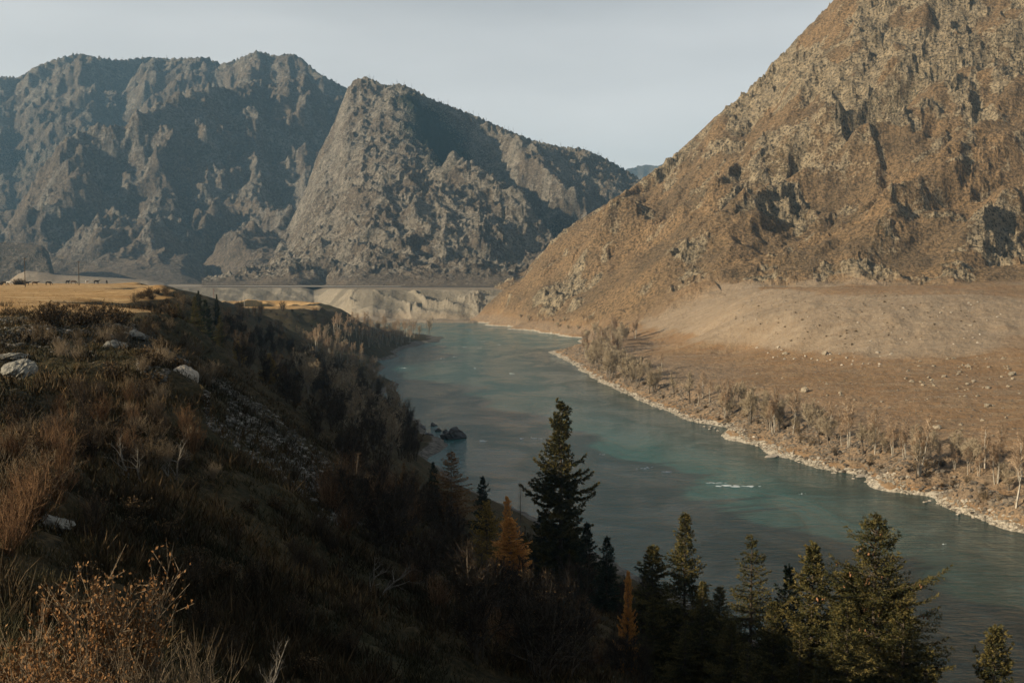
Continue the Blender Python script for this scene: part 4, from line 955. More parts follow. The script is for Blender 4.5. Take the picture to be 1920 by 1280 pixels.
def rock_v(seed, sub=3, rough=0.30, flat_=0.7):
    V, Fc = ico(sub); rng = np.random.default_rng(seed); o = rng.uniform(0, 50, 3)
    # cut by random planes for facets, then roughen
    for k in range(11):
        n = rdir(1, rng)[0]; d = rng.uniform(0.55, 0.85); s = V@n; V = V-np.maximum(0, s-d)[:, None]*n*0.85
    f = fbm(V[:, 0]*1.5+V[:, 2]*0.8+o[0], V[:, 1]*1.5-V[:, 2]*0.7+o[1], 3, seed); f2 = fbm(V[:, 0]*4+V[:, 2]*3+o[0], V[:, 1]*4-V[:, 2]*2+o[1], 3, seed+3)
    f3 = ridged(V[:, 0]*2.6+V[:, 2]*2+o[1], V[:, 1]*2.6-V[:, 2]*2.2+o[2], 4, seed+8)-.4 if sub > 3 else 0
    V = V*(1+rough*f+rough*0.5*f2-0.16*f3)[:, None]; V[:, 2] *= flat_; return V, Fc
# ================================================================== plants, stones and animals: what stands where
tick('materials')
AVOID = [(*unp(u, v, Y)[:2], r) for u, v, Y, r in ((40, 700, 60, 1.6), (216, 664, 74, 1.2), (256, 634, 86, 1.0), (348, 722, 66, 1.0), (408, 720, 74, .5), (105, 1085, 27, .5), (956, 1050, 84, 2.0), (1178, 1120, 62, 1.6), (846, 950, 112, 1.6), (913, 1020, 88, 1.4), (757, 930, 114, 1.2))]
def poly_pts(poly, n, hit, rng, mind=0.0, y0=None, y1=None):
    """n random places on the ground seen inside a photo polygon"""
    P = np.array(poly, float); out = []; lo = P.min(0); hi = P.max(0); tries = 0
    us, vs = [], []
    while len(us) < n*3 and tries < n*60:
        tries += 1; u = rng.uniform(lo[0], hi[0]); v = rng.uniform(lo[1], hi[1]); c = False; j = len(P)-1
        for i in range(len(P)):
            if (P[i, 1] > v) != (P[j, 1] > v) and u < (P[j, 0]-P[i, 0])*(v-P[i, 1])/(P[j, 1]-P[i, 1])+P[i, 0]: c = not c
            j = i
        if c: us.append(u); vs.append(v)
    W = hit(np.array(us), np.array(vs))
    for x, y, z in W:
        if z is None or not np.isfinite(z): continue
        if any(abs(x*ay_-y*ax_)/math.hypot(ax_, ay_) < ar_ and -1.5 < math.hypot(ax_, ay_)-math.hypot(x, y) < 14 for ax_, ay_, ar_ in AVOID): continue
        if mind and any((x-a)**2+(y-b)**2 < mind**2 for a, b, _ in out): continue
        out.append((float(x), float(y), float(z)))
        if len(out) >= n: break
    return out
def multi_hit(fn, y0, y1, n=420):
    ys = np.exp(np.linspace(math.log(y0), math.log(y1), n))
    def f(u, v):
        xx = ((u-960.0)/F)[:, None]; yy = ((640.0-v)/F)[:, None]; s = ys[None]/(cp+yy*sp)
        X = xx*s; Z = CH+(-sp+yy*cp)*s; Yb = np.broadcast_to(ys[None], X.shape); G = fn(X, Yb); d = Z-G
        res = []
        for i in range(len(u)):
            k = np.where((d[i, :-1] > 0) & (d[i, 1:] <= 0))[0]
            if len(k) == 0: res.append((0, 0, None)); continue
            k = int(k[0]); t = d[i, k]/(d[i, k]-d[i, k+1]); res.append((X[i, k]+(X[i, k+1]-X[i, k])*t, ys[k]+(ys[k+1]-ys[k])*t, G[i, k]+(G[i, k+1]-G[i, k])*t))
        return res
    return f
LG.us = np.linspace(-120, 1990, 480); LG.ys = np.exp(np.linspace(math.log(3.5), math.log(910), 700))
_Y, _U = np.meshgrid(LG.ys, LG.us, indexing='ij'); LG.Z = left_h((_U-960)/F/cp*_Y, _Y)
LH0 = multi_hit(lambda X, Y: samp(LG, X, Y), 4, 900, 420)
def LH(u, v):
    r = LH0(u, v); z = left_h(np.array([a[0] for a in r], float), np.array([max(a[1], 1.0) for a in r], float))
    return [(a[0], a[1], None if a[2] is None else float(q)) for a, q in zip(r, z)]
RH = multi_hit(lambda X, Y: samp(RG, X, Y), 130, 1300, 900)
rng = np.random.default_rng(77)
def U1(lo, hi): return float(rng.uniform(lo, hi))
M_TUFT = veg_mat('tuft_leaves', (0.05, 0.035, 0.02), (0.12, 0.085, 0.045), (0.22, 0.155, 0.085))
# ---- prototypes
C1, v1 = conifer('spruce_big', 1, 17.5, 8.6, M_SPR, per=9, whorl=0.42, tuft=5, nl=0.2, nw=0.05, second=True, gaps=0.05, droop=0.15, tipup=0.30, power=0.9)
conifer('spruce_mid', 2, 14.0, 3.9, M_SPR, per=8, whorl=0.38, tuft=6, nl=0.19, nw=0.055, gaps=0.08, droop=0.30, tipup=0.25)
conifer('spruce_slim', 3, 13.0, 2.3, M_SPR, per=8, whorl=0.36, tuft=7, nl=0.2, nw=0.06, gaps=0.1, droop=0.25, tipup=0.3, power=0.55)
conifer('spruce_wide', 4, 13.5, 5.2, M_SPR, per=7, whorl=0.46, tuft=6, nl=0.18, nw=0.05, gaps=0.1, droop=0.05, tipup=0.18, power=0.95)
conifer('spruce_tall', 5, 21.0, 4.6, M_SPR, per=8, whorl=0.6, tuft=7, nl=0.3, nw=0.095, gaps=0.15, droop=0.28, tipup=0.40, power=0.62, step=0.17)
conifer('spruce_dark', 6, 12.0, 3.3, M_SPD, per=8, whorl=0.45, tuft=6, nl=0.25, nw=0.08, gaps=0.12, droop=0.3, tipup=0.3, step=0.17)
conifer('larch', 7, 10.0, 2.6, M_LAR, per=9, whorl=0.34, tuft=6, nl=0.2, nw=0.07, gaps=0.08, droop=-0.25, tipup=0.15, power=0.7, tm=M_GBARK, step=0.15)
conifer('larch_dull', 8, 11.0, 3.4, M_LRD, per=9, whorl=0.5, tuft=5, nl=0.2, nw=0.06, gaps=0.1, droop=-0.2, tipup=0.1, power=0.7, tm=M_GBARK, step=0.17)
conifer('yellow_fir', 9, 7.0, 2.6, M_YEL, per=8, whorl=0.42, tuft=6, nl=0.17, nw=0.05, gaps=0.1, droop=-0.2, power=0.7, step=0.17)
conifer('larch_bare', 10, 12.0, 1.3, M_TWIG_D, per=6, whorl=0.45, tuft=1, nl=0.16, nw=0.02, gaps=0.15, droop=-0.15, power=0.7, tm=M_GBARK, step=0.3)
tick('conifers')
bare_proto('birch_a', 21, M_BIRCH, M_TWIG_R, h=11.5, r=0.19, nl=19, ang=52, spread=0.41, limb0=0.34, sub=9, tw=7, twr=0.024)
bare_proto('birch_b', 22, M_BIRCH, M_TWIG_R, h=11, r=0.17, nl=13, stems=3, ang=55, spread=0.37, limb0=0.35, sub=9, tw=7, twr=0.024)
bare_proto('willow_a', 23, M_GBARK, M_TWIG_G, h=9, r=0.15, nl=14, stems=4, ang=45, spread=0.46, limb0=0.2, sub=9, tw=7, twr=0.024)
bare_proto('willow_b', 24, M_GBARK, M_TWIG_G, h=8, r=0.14, nl=20, stems=2, ang=38, spread=0.55, limb0=0.25, sub=9, tw=7, twr=0.024)
bare_proto('poplar', 25, M_BARK, M_TWIG_G, h=10, r=0.2, nl=20, ang=45, spread=0.39, limb0=0.3, sub=9, tw=7, twr=0.024)
bare_proto('wood_a', 26, M_BIRCH, M_TWIG_R, h=11, r=0.13, nl=12, stems=2, ang=48, spread=0.34, limb0=0.4, sub=7, tw=6, twr=0.022, specks=1200, spm=M_TWIG_R)
bare_proto('wood_b', 27, M_GBARK, M_TWIG_G, h=9, r=0.12, nl=12, stems=3, ang=42, spread=0.42, limb0=0.25, sub=7, tw=6, twr=0.022, specks=1500, spm=M_LRD)
bare_proto('thicket_a', 28, M_BARK, M_TWIG_D, h=6.5, r=0.08, nl=10, stems=5, ang=48, spread=0.42, limb0=0.15, sub=6, tw=5, twr=0.014, specks=900, spm=M_DRY)
bare_proto('thicket_b', 29, M_BARK, M_TWIG_D, h=5.0, r=0.06, nl=10, stems=6, ang=42, spread=0.5, limb0=0.12, sub=6, tw=5, twr=0.013, specks=500, spm=M_DRY)
bare_proto('snag', 30, M_DEAD, M_DEAD, h=2.6, r=0.045, nl=7, stems=2, ang=42, spread=0.55, limb0=0.2, sub=3, tw=2, twr=0.007, wob=0.16)
tick('bare')
shrub('shrub_twig', 41, 1.5, 46, 38, M_TWIG_D, M_DRY, 500, rs=0.009, lw=0.03)
shrub('shrub_red', 42, 1.6, 60, 26, M_RUST, M_DRY, 300, rs=0.008, lw=0.03, sub=4)
shrub('shrub_leafy', 43, 1.3, 36, 48, M_STEM, M_DRY, 1500, rs=0.008, lw=0.035)
shrub('shrub_tan', 44, 1.1, 70, 30, M_STEM, None, 0, rs=0.006, sub=5)
shrub('tussock', 45, 0.7, 110, 40, M_GRS, None, 0, rs=0.007, sub=1, curve=-0.2)
shrub('heather_tall', 46, 1.35, 34, 30, M_STEM, M_LEAF, 5200, rs=0.009, lw=0.024, sub=9)
shrub('heather_low', 47, 0.8, 46, 50, M_STEM, M_LEAF, 5200, rs=0.006, lw=0.020, sub=8)
shrub('broom_tan', 48, 0.85, 48, 24, M_STEM, M_STEM, 0, rs=0.0055, sub=9)
shrub('cushion', 49, 0.9, 60, 72, M_TWIG_D, M_DRY, 1100, rs=0.010, lw=0.05, sub=4)
shrub('tuft', 50, 0.7, 40, 70, M_STEM, M_TUFT, 500, rs=0.010, lw=0.06, sub=3)
tick('shrubs')
M_ROCKL = flat('lichen_stone', (0.25, 0.235, 0.195), 0.9, 0.15, 0.55, 3.0, 0.25)
M_ROCKT = flat('tan_stone', (0.30, 0.25, 0.18), 0.9, 0.15, 0.4, 2.0, 0.15)
M_ROCKD = flat('wet_dark_stone', (0.045, 0.045, 0.042), 0.6, 0.4, 0.4, 2.0, 0.1)
M_ROCKW = flat('pale_stone', (0.44, 0.38, 0.30), 0.9, 0.15, 0.3, 2.0, 0.1)
for k in range(6):
    V, Fc = rock_v(60+k, 3)
    for nm, m in (('L', M_ROCKL), ('T', M_ROCKT), ('D', M_ROCKD), ('W', M_ROCKW)): add_proto('rock%s%d' % (nm, k), [('boulder', V, Fc, m, None)])
V, Fc = rock_v(91, 5, 0.20); add_proto('rock_big', [('boulder', V, Fc, M_ROCKL, None)])
add_proto('rock_pale', [('boulder', V, Fc, M_ROCKW, None)]); V, Fc = rock_v(97, 5, 0.22); add_proto('rock_big2', [('boulder', V, Fc, M_ROCKL, None)])
# ---- conifers, one by one: (proto, name, u of the stem, v of the top, ground distance, proto height, width factor, label)
def stand(key, name, u, vt, Y, ph, sx, label, cat, group=None, base=None, rz=None):
    x, y, zt = unp(u, vt, Y); zb = lh(x, y) if base is None else base
    s = (zt-zb)/ph
    return put(key, name, x, y, zb, s, rz, label, cat, group, sx)
G1 = 'spruces on the near bank'
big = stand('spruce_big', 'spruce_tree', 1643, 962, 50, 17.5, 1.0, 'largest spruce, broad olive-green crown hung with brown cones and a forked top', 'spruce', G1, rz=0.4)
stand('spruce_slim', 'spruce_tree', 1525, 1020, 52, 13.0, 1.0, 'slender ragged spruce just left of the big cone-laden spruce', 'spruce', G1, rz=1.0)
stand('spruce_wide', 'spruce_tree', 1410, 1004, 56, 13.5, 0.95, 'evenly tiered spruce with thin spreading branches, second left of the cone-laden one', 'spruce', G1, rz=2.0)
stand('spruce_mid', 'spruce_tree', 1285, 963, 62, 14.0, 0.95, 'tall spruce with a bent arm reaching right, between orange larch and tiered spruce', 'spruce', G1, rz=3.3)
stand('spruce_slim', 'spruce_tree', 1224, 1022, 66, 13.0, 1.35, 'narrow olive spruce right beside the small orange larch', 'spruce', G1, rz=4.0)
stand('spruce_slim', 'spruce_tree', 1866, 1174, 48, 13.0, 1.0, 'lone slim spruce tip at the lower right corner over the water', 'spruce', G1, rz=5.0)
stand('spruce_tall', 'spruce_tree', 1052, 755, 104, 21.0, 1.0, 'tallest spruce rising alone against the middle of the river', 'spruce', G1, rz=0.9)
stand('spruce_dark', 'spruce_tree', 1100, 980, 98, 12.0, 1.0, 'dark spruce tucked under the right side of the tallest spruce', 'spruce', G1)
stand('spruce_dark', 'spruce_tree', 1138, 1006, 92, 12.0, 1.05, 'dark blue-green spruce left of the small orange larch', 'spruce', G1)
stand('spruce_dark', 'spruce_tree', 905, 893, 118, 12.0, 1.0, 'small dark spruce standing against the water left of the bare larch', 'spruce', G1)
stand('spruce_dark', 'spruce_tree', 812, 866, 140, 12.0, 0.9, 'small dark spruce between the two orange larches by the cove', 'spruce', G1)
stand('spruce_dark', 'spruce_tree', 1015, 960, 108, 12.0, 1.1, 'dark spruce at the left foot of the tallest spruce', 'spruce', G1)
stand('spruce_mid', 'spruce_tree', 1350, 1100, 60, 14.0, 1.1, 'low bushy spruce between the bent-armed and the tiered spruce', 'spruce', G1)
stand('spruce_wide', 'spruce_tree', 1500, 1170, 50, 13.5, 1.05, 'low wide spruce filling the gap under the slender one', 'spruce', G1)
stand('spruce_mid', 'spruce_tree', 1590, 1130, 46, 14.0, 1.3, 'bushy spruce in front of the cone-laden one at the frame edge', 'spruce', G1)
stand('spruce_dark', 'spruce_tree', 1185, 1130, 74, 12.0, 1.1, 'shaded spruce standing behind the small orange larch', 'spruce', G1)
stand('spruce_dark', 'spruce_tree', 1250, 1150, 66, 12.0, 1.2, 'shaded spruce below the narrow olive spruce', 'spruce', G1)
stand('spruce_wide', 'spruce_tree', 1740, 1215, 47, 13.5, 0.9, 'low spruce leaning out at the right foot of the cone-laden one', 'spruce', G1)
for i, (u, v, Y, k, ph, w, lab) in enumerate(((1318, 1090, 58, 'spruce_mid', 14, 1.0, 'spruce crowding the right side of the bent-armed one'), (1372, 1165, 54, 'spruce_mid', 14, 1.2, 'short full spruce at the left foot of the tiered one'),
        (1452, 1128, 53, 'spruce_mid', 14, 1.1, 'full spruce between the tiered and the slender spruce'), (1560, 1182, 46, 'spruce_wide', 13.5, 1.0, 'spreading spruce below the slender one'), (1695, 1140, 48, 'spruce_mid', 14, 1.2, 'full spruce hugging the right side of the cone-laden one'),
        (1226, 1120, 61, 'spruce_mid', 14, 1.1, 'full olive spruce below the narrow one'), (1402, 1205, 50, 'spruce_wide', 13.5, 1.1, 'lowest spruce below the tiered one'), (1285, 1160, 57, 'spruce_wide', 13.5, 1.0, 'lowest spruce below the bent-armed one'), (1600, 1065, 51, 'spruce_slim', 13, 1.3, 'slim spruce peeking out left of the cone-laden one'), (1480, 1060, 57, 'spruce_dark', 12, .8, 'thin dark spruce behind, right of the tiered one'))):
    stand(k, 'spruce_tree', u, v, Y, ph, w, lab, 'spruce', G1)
# cones on the big spruce
Vc, Fc_ = ico(1); Vc = Vc*np.array([0.042, 0.042, 0.115]); Vc[:, 2] -= 0.11
co = mesh_np('cone', Vc, Fc_, M_CONE); cme = co.data; bpy.data.objects.remove(co)
top = C1[(C1[:, 2] > 10.5) & (C1[:, 2] < 17.0) & (np.hypot(C1[:, 0], C1[:, 1]) > 0.45*(17.5-C1[:, 2])*0.35)]
ctr = top[rng.integers(0, len(top), 30)]
for k in range(96):
    b = ctr[k % 30]; c = bpy.data.objects.new('cone', cme); COL.objects.link(c); c.parent = big
    c.location = (b[0]*1.03+U1(-.22, .22), b[1]*1.03+U1(-.22, .22), b[2]+U1(-.1, .1)); c.rotation_euler = (U1(-.3, .3), U1(-.3, .3), 0); q = U1(0.8, 1.25); c.scale = (q, q, q)
G2 = 'larches on the near bank'
stand('larch', 'larch_tree', 956, 972, 82, 10.0, 1.35, 'bright orange larch left of the tallest spruce', 'larch', G2, base=None)
stand('larch', 'larch_tree', 1178, 1074, 62, 10.0, 0.42, 'small narrow orange larch between dark spruces', 'larch', G2)
stand('larch_dull', 'larch_tree', 846, 848, 112, 11.0, 1.1, 'large rusty tan larch with a pointed top by the cove', 'larch', G2)
stand('larch_dull', 'larch_tree', 757, 868, 114, 11.0, 0.7, 'slim rusty larch left of the small dark spruce', 'larch', G2)
stand('larch', 'larch_tree', 951, 932, 100, 10.0, 0.6, 'thin orange larch top poking up behind the bright one', 'larch', G2)
stand('yellow_fir', 'larch_tree', 913, 943, 88, 7.0, 1.0, 'yellow-green young larch under the small dark spruce', 'larch', G2)
stand('larch_bare', 'larch_tree', 976, 912, 116, 12.0, 0.9, 'bare thin larch right of the orange larch top', 'larch', G2)
stand('yellow_fir', 'larch_tree', 505, 664, 135, 7.0, 1.3, 'rusty yellow larch on the dark slope below the bluff', 'larch', G2)
stand('yellow_fir', 'larch_tree', 445, 640, 150, 7.0, 1.1, 'yellow-green young larch below the plateau edge', 'larch', G2)
stand('larch_dull', 'larch_tree', 560, 872, 84, 11.0, 0.6, 'small rusty larch sapling on the lower spur', 'larch', G2)
G3 = 'spruces below the plateau edge'
for i, (key, u, v, Y, ph, sx, lab) in enumerate((('spruce_mid', 333, 570, 150, 14, .95, 'green spruce at the left end of the row under the plateau edge'), ('spruce_mid', 365, 556, 165, 14, .9, 'green spruce second from the left under the plateau edge'),
        ('spruce_dark', 385, 562, 175, 12, 1.0, 'dark spruce in the middle of the row under the plateau edge'), ('spruce_dark', 406, 552, 200, 12, .6, 'slim dark spruce tip standing against the golden terrace'),
        ('spruce_mid', 412, 592, 170, 14, .8, 'green spruce at the right end of the row under the plateau edge'), ('spruce_mid', 350, 592, 140, 14, 1.1, 'low green spruce in front of the row under the plateau edge'),
        ('spruce_dark', 403, 640, 150, 12, .9, 'small dark spruce downhill of the row under the plateau edge'), ('spruce_dark', 325, 548, 200, 12, 1.1, 'dark spruce on the crest of the plateau edge'), ('spruce_dark', 372, 545, 215, 12, 1.0, 'dark spruce behind the green ones on the crest'))):
    stand(key, 'spruce_tree', u, v, Y, ph, sx, lab, 'spruce', G3)
tick('stands')
# ---- bare trees along the right shore, counted from the lower right corner upstream
keys = ['birch_a', 'birch_b', 'willow_a', 'willow_b', 'poplar']; hts = {'birch_a': 11.5, 'birch_b': 11, 'willow_a': 9, 'willow_b': 8, 'poplar': 10}
KN = {'birch_a': ('birch_tree', 'pale bare birch'), 'birch_b': ('birch_tree', 'pale many-stemmed bare birch'), 'willow_a': ('willow_tree', 'grey bushy bare willow'), 'willow_b': ('willow_tree', 'low grey bare willow'), 'poplar': ('poplar_tree', 'dark-stemmed bare poplar')}
hero = [(1868, 905, 800, 'birch_b'), (1905, 950, 815, 'birch_a'), (1722, 890, 782, 'birch_b'), (1718, 893, 812, 'poplar'), (1674, 857, 780, 'birch_b'), (1640, 850, 768, 'birch_a'), (1592, 838, 745, 'birch_b'), (1618, 850, 790, 'poplar'), (1556, 812, 752, 'birch_a'), (1536, 833, 765, 'poplar'), (1487, 812, 730, 'birch_a'), (1450, 810, 725, 'birch_b'), (1440, 800, 735, 'willow_a'), (1405, 793, 720, 'willow_a'), (1360, 782, 715, 'birch_b'), (1294, 757, 695, 'poplar'), (1263, 745, 700, 'poplar'), (1242, 695, 662, 'birch_a'), (1225, 735, 685, 'willow_a'), (1195, 725, 670, 'willow_b'), (1185, 718, 660, 'willow_a'), (1175, 720, 655, 'willow_a'), (1140, 712, 645, 'willow_a'), (1150, 705, 640, 'willow_a'), (1125, 690, 632, 'willow_b'), (1110, 690, 640, 'willow_a'), (1135, 665, 615, 'birch_b'), (1800, 870, 830, 'poplar'), (1820, 885, 825, 'willow_b')]
trees = []
for u, v, vt, k in hero:
    x, y, z = rhit(u, v); trees.append((u, x, y, z, k, (unp(u, vt, y)[2]-z)/hts[k]))
for (x, y, z) in poly_pts([(1105, 672), (1130, 655), (1300, 722), (1500, 775), (1640, 822), (1900, 880), (1915, 930), (1700, 875), (1480, 820), (1300, 768), (1180, 725), (1100, 690)], 58, RH, rng, 2.0):
    k = keys[int(rng.integers(0, 5))] if rng.uniform() < .65 else ('willow_a', 'willow_b')[int(rng.integers(0, 2))]
    u, _ = proj(x, y, z); trees.append((u, x, y, z, k, U1(0.45, 0.85)))
for (x, y, z) in poly_pts([(1085, 660), (1100, 628), (1160, 620), (1200, 632), (1190, 660), (1120, 690)], 26, RH, rng, 4.0):
    u, _ = proj(x, y, z); trees.append((u, x, y, z, ('willow_a', 'willow_b', 'birch_b')[int(rng.integers(0, 3))], U1(0.8, 1.25)))
trees.sort(key=lambda t: -t[0])
ORD = lambda n: '%d%s' % (n, 'th' if 10 <= n % 100 <= 20 else {1: 'st', 2: 'nd', 3: 'rd'}.get(n % 10, 'th'))
for i, (u, x, y, z, k, s) in enumerate(trees):
    nm, d = KN[k]; put(k, nm, x, y, z-0.1, s, None, '%s on the right shore, %s tree from the lower right corner upstream' % (d, ORD(i+1)), nm.replace('_tree', ''), 'bare trees along the right shore')
for i, (x, y, z) in enumerate(poly_pts([(1000, 612), (1090, 622), (1110, 600), (960, 595)], 12, RH, rng, 6.0)):
    put('willow_b', 'willow_tree', x, y, z, U1(.4, .6), None, 'grey bare willow at the far foot of the brown mountain by the water', 'willow', 'willows at the foot of the mountain')
# ---- woods on the low ground across the cove and along the bluff
wood = []
for poly, n, lab, grp, kk, s0, s1, md in (
    ([(560, 640), (600, 640), (660, 668), (700, 690), (720, 730), (690, 720), (640, 690), (560, 665)], 46, 'sunlit bare brown tree in the wood below the bluff', 'brown wood below the bluff', ('wood_a', 'wood_b', 'wood_b'), .6, .85, 3.5),
    ([(600, 632), (690, 612), (770, 622), (800, 634), (760, 646), (690, 655), (640, 650)], 62, 'bare birch in the grove on the spit across the cove', 'birch grove on the spit', ('wood_a', 'wood_a', 'wood_b'), .8, 1.05, 4.0),
    ([(640, 690), (700, 720), (740, 770), (790, 812), (780, 870), (700, 860), (620, 800), (560, 740), (560, 680)], 95, 'shaded bare tree in the wood along the near shore', 'shaded wood along the near shore', ('wood_b', 'thicket_a', 'thicket_a'), .75, 1.05, 3.0)):
    for x, y, z in poly_pts(poly, n, LH, rng, md):
        k = kk[int(rng.integers(0, len(kk)))]; put(k, 'bare_tree', x, y, z-0.1, U1(s0, s1), None, lab, 'tree', grp)
x, y, z = lhit(803, 617, 500, 900) if False else (*unp(803, 632, 780)[:2], 1.5)
put('wood_b', 'willow_tree', x, y, z, 1.5, 1.0, 'rounded tan willow alone near the tip of the spit', 'willow')
tick('woods')
# ---- scrub on the near bank
SN = {'thicket_a': 'thicket_tree', 'thicket_b': 'thicket_bush', 'shrub_twig': 'twiggy_shrub', 'shrub_red': 'reddish_shrub', 'shrub_leafy': 'leafy_shrub', 'shrub_tan': 'tan_shrub', 'tussock': 'grass_tussock', 'cushion': 'cushion_shrub'}
for poly, n, kk, s0, s1, lab, grp, md in (
    ([(420, 600), (560, 640), (620, 760), (700, 900), (860, 960), (830, 1010), (700, 940), (600, 840), (500, 720), (420, 680)], 80, ('thicket_a', 'thicket_b', 'thicket_b'), .5, .9, 'dark leafless thicket bush on the shaded bluff slope', 'thicket on the bluff slope', 2.2),
    ([(700, 900), (900, 1000), (1200, 1120), (1500, 1278), (900, 1278), (760, 1130), (640, 1000)], 110, ('thicket_b', 'thicket_b', 'shrub_twig', 'shrub_red'), .55, .95, 'dark twiggy bush in the shaded thicket above the spruces', 'thicket above the spruces', 1.4),
    ([(560, 920), (760, 900), (840, 980), (760, 1000), (600, 960)], 26, ('shrub_red', 'shrub_tan'), 1.0, 1.7, 'tall reddish twiggy bush lit at its top on the spur end', 'reddish bushes on the spur end', 1.5),
    ([(0, 720), (330, 740), (400, 900), (200, 880), (0, 860)], 60, ('shrub_red', 'shrub_twig', 'shrub_tan', 'shrub_leafy', 'cushion'), .5, .9, 'reddish brown twiggy bush below the lichen boulders', 'bushes below the boulders', 1.0),
    ([(40, 640), (330, 610), (420, 720), (380, 760), (150, 700)], 46, ('shrub_leafy', 'cushion', 'tussock', 'shrub_tan'), .6, 1.2, 'low brown bush between the boulders', 'low bushes between the boulders', 1.2),
    ([(0, 850), (130, 840), (130, 1060), (0, 1060)], 22, ('shrub_red', 'shrub_leafy'), .5, .8, 'sunlit rusty bush at the left edge on the dark slope', 'rusty bushes at the left edge', 0.7),
    ([(150, 900), (600, 900), (700, 1270), (300, 1270), (150, 1100)], 60, ('cushion', 'tussock', 'shrub_twig'), .35, .75, 'low dark bush on the shaded near slope', 'dark bushes on the near slope', 0.7),
    ([(250, 550), (310, 545), (390, 590), (330, 600), (250, 572)], 40, ('cushion', 'cushion', 'shrub_leafy'), .7, 1.4, 'dark bush on the crumbling plateau edge', 'bushes on the plateau edge', 2.0),
    ([(60, 600), (200, 590), (250, 610), (100, 618)], 6, ('cushion', 'cushion'), 1.3, 2.2, 'round dark cushion bush on the rubble slope', 'cushion bushes on the rubble slope', 2.5),
    ([(415, 580), (600, 580), (660, 610), (640, 640), (500, 640), (430, 610)], 60, ('thicket_b', 'cushion'), .5, 1.2, 'dark bush on the face of the far bluff', 'bushes on the far bluff', 5.0)):
    for x, y, z in poly_pts(poly, n, LH, rng, md):
        k = kk[int(rng.integers(0, len(kk)))]; put(k, SN[k], x, y, z-0.05, U1(s0, s1)*(1 if k in ('thicket_a', 'thicket_b') else 1.15), None, lab, 'bush', grp)
def at(u, v, Y):
    x, y, _ = unp(u, v, Y); return x, y, lh(x, y)
for u, v, Y, k, q in ((1178, 1180, 57, 'thicket_b', 1.0), (1152, 1172, 59, 'thicket_b', .9), (1205, 1190, 55, 'thicket_b', .9), (935, 1042, 76, 'thicket_b', 1), (958, 1050, 70, 'thicket_b', 1.0), (982, 1048, 74, 'thicket_b', 1.0), (1000, 1055, 70, 'thicket_b', 1.0)):
    x, y, zt = unp(u, v, Y); g = lh(x, y); put(k, 'thicket_bush', x, y, g, max(.3, (zt-g)/5.0)*q, None, 'dark twiggy bush at the foot of an orange larch', 'bush', 'bushes at the foot of the larches')
# foreground plants at the bottom left: tops at (u, v)
def fg(key, name, u, vt, Y, ph, sx, lab, cat, rz, minh=0.0):
    x, y, zt = unp(u, vt, Y); g = lh(x, y); return put(key, name, x, y, g, (zt-g)/ph, rz, lab, cat, 'dry plants at the lower left', sx)
fg('heather_tall', 'dry_bush', 205, 1075, 6.6, 1.45, .80, 'tall bush of dried brown flower heads with bare grey stems, topmost at lower left', 'bush', 0.3)
fg('heather_low', 'dry_bush', 55, 1135, 6.2, 0.85, 0.62, 'low rusty brown bush of dried heads at the left edge', 'bush', 1.3)
fg('heather_low', 'dry_bush', 120, 1180, 5.6, 0.85, 0.7, 'low golden brown bush filling the lower left corner', 'bush', 2.3)
fg('heather_low', 'dry_bush', 20, 1215, 5.0, 0.85, 0.75, 'dry bush cut off by the lower left corner', 'bush', 3.3)
fg('broom_tan', 'dry_bush', 300, 1170, 6.8, 0.95, .62, 'clump of upright tan stems right of the tallest dry bush', 'bush', 0.0)
fg('broom_tan', 'dry_bush', 378, 1190, 7.4, 0.95, .50, 'spiky tan stem clump further right along the bottom edge', 'bush', 1.0)
fg('broom_tan', 'dry_bush', 240, 1195, 6.0, 0.95, .60, 'thin tan stems under the tallest dry bush', 'bush', 2.0)
fg('snag', 'dead_branch', 500, 1200, 9.5, 2.6, .6, 'bleached forked dead branch at the bottom edge', 'branch', 0.4)
for u, v, Y, s, lab in ((330, 850, 44, 0.8, 'bleached dead bush lying on the dark slope right of centre left'), (640, 800, 100, 1.0, 'bare pale snag on the spur slope'), (255, 860, 40, 0.7, 'thin bent dead stem below the boulders'), (700, 1150, 44, 0.9, 'fallen pale branch on the shaded thicket'), (1070, 1215, 60, 1.0, 'fallen pale branch above the spruces')):
    x, y, z = at(u, v, Y); put('snag', 'dead_branch', x, y, z, s, None, lab, 'branch', 'dead branches', tilt=0.5)
tick('scrub')
# ---- boulders on the left slope: (proto, u, v of centre, distance, half width m, label)
for k, u, v, Y, s, sq, lab in (('rock_big', 40, 700, 60, 1.08, .95, 'large lichen-grey boulder lowest at the left edge'), ('rock_big2', 22, 662, 66, 1.0, .45, 'flat grey boulder half out of frame above the large one'),
        ('rock_big2', 216, 664, 74, .95, .8, 'cracked tan boulder in the middle of the left slope'), ('rock_big', 256, 634, 86, .8, .9, 'small pale boulder uphill of the cracked one'),
        ('rock_big', 348, 722, 66, .92, 1.1, 'upright bleached white boulder near the spur'), ('rock_big2', 408, 720, 74, .65, .9, 'small pale stone right of the white boulder'), ('rock_big', 105, 1085, 27, .5, .9, 'dim green-grey boulder in the dark slope above the dry bushes')):
    x, y, z = at(u, v, Y); o = put('rock_pale' if 'white' in lab else k, 'boulder', x, y, z+s*0.25, s, U1(0, 6), lab, 'boulder', 'boulders on the left slope'); o.scale = (s, s*.85, s*sq)
x, y = unp(850, 822, 292)[:2]
o = put('rockD2', 'boulder', x, y, 0.3, 3.4, 0.5, 'big dark wet boulder in the water off the cove', 'boulder'); o.scale = (3.6, 3.0, 3.4)
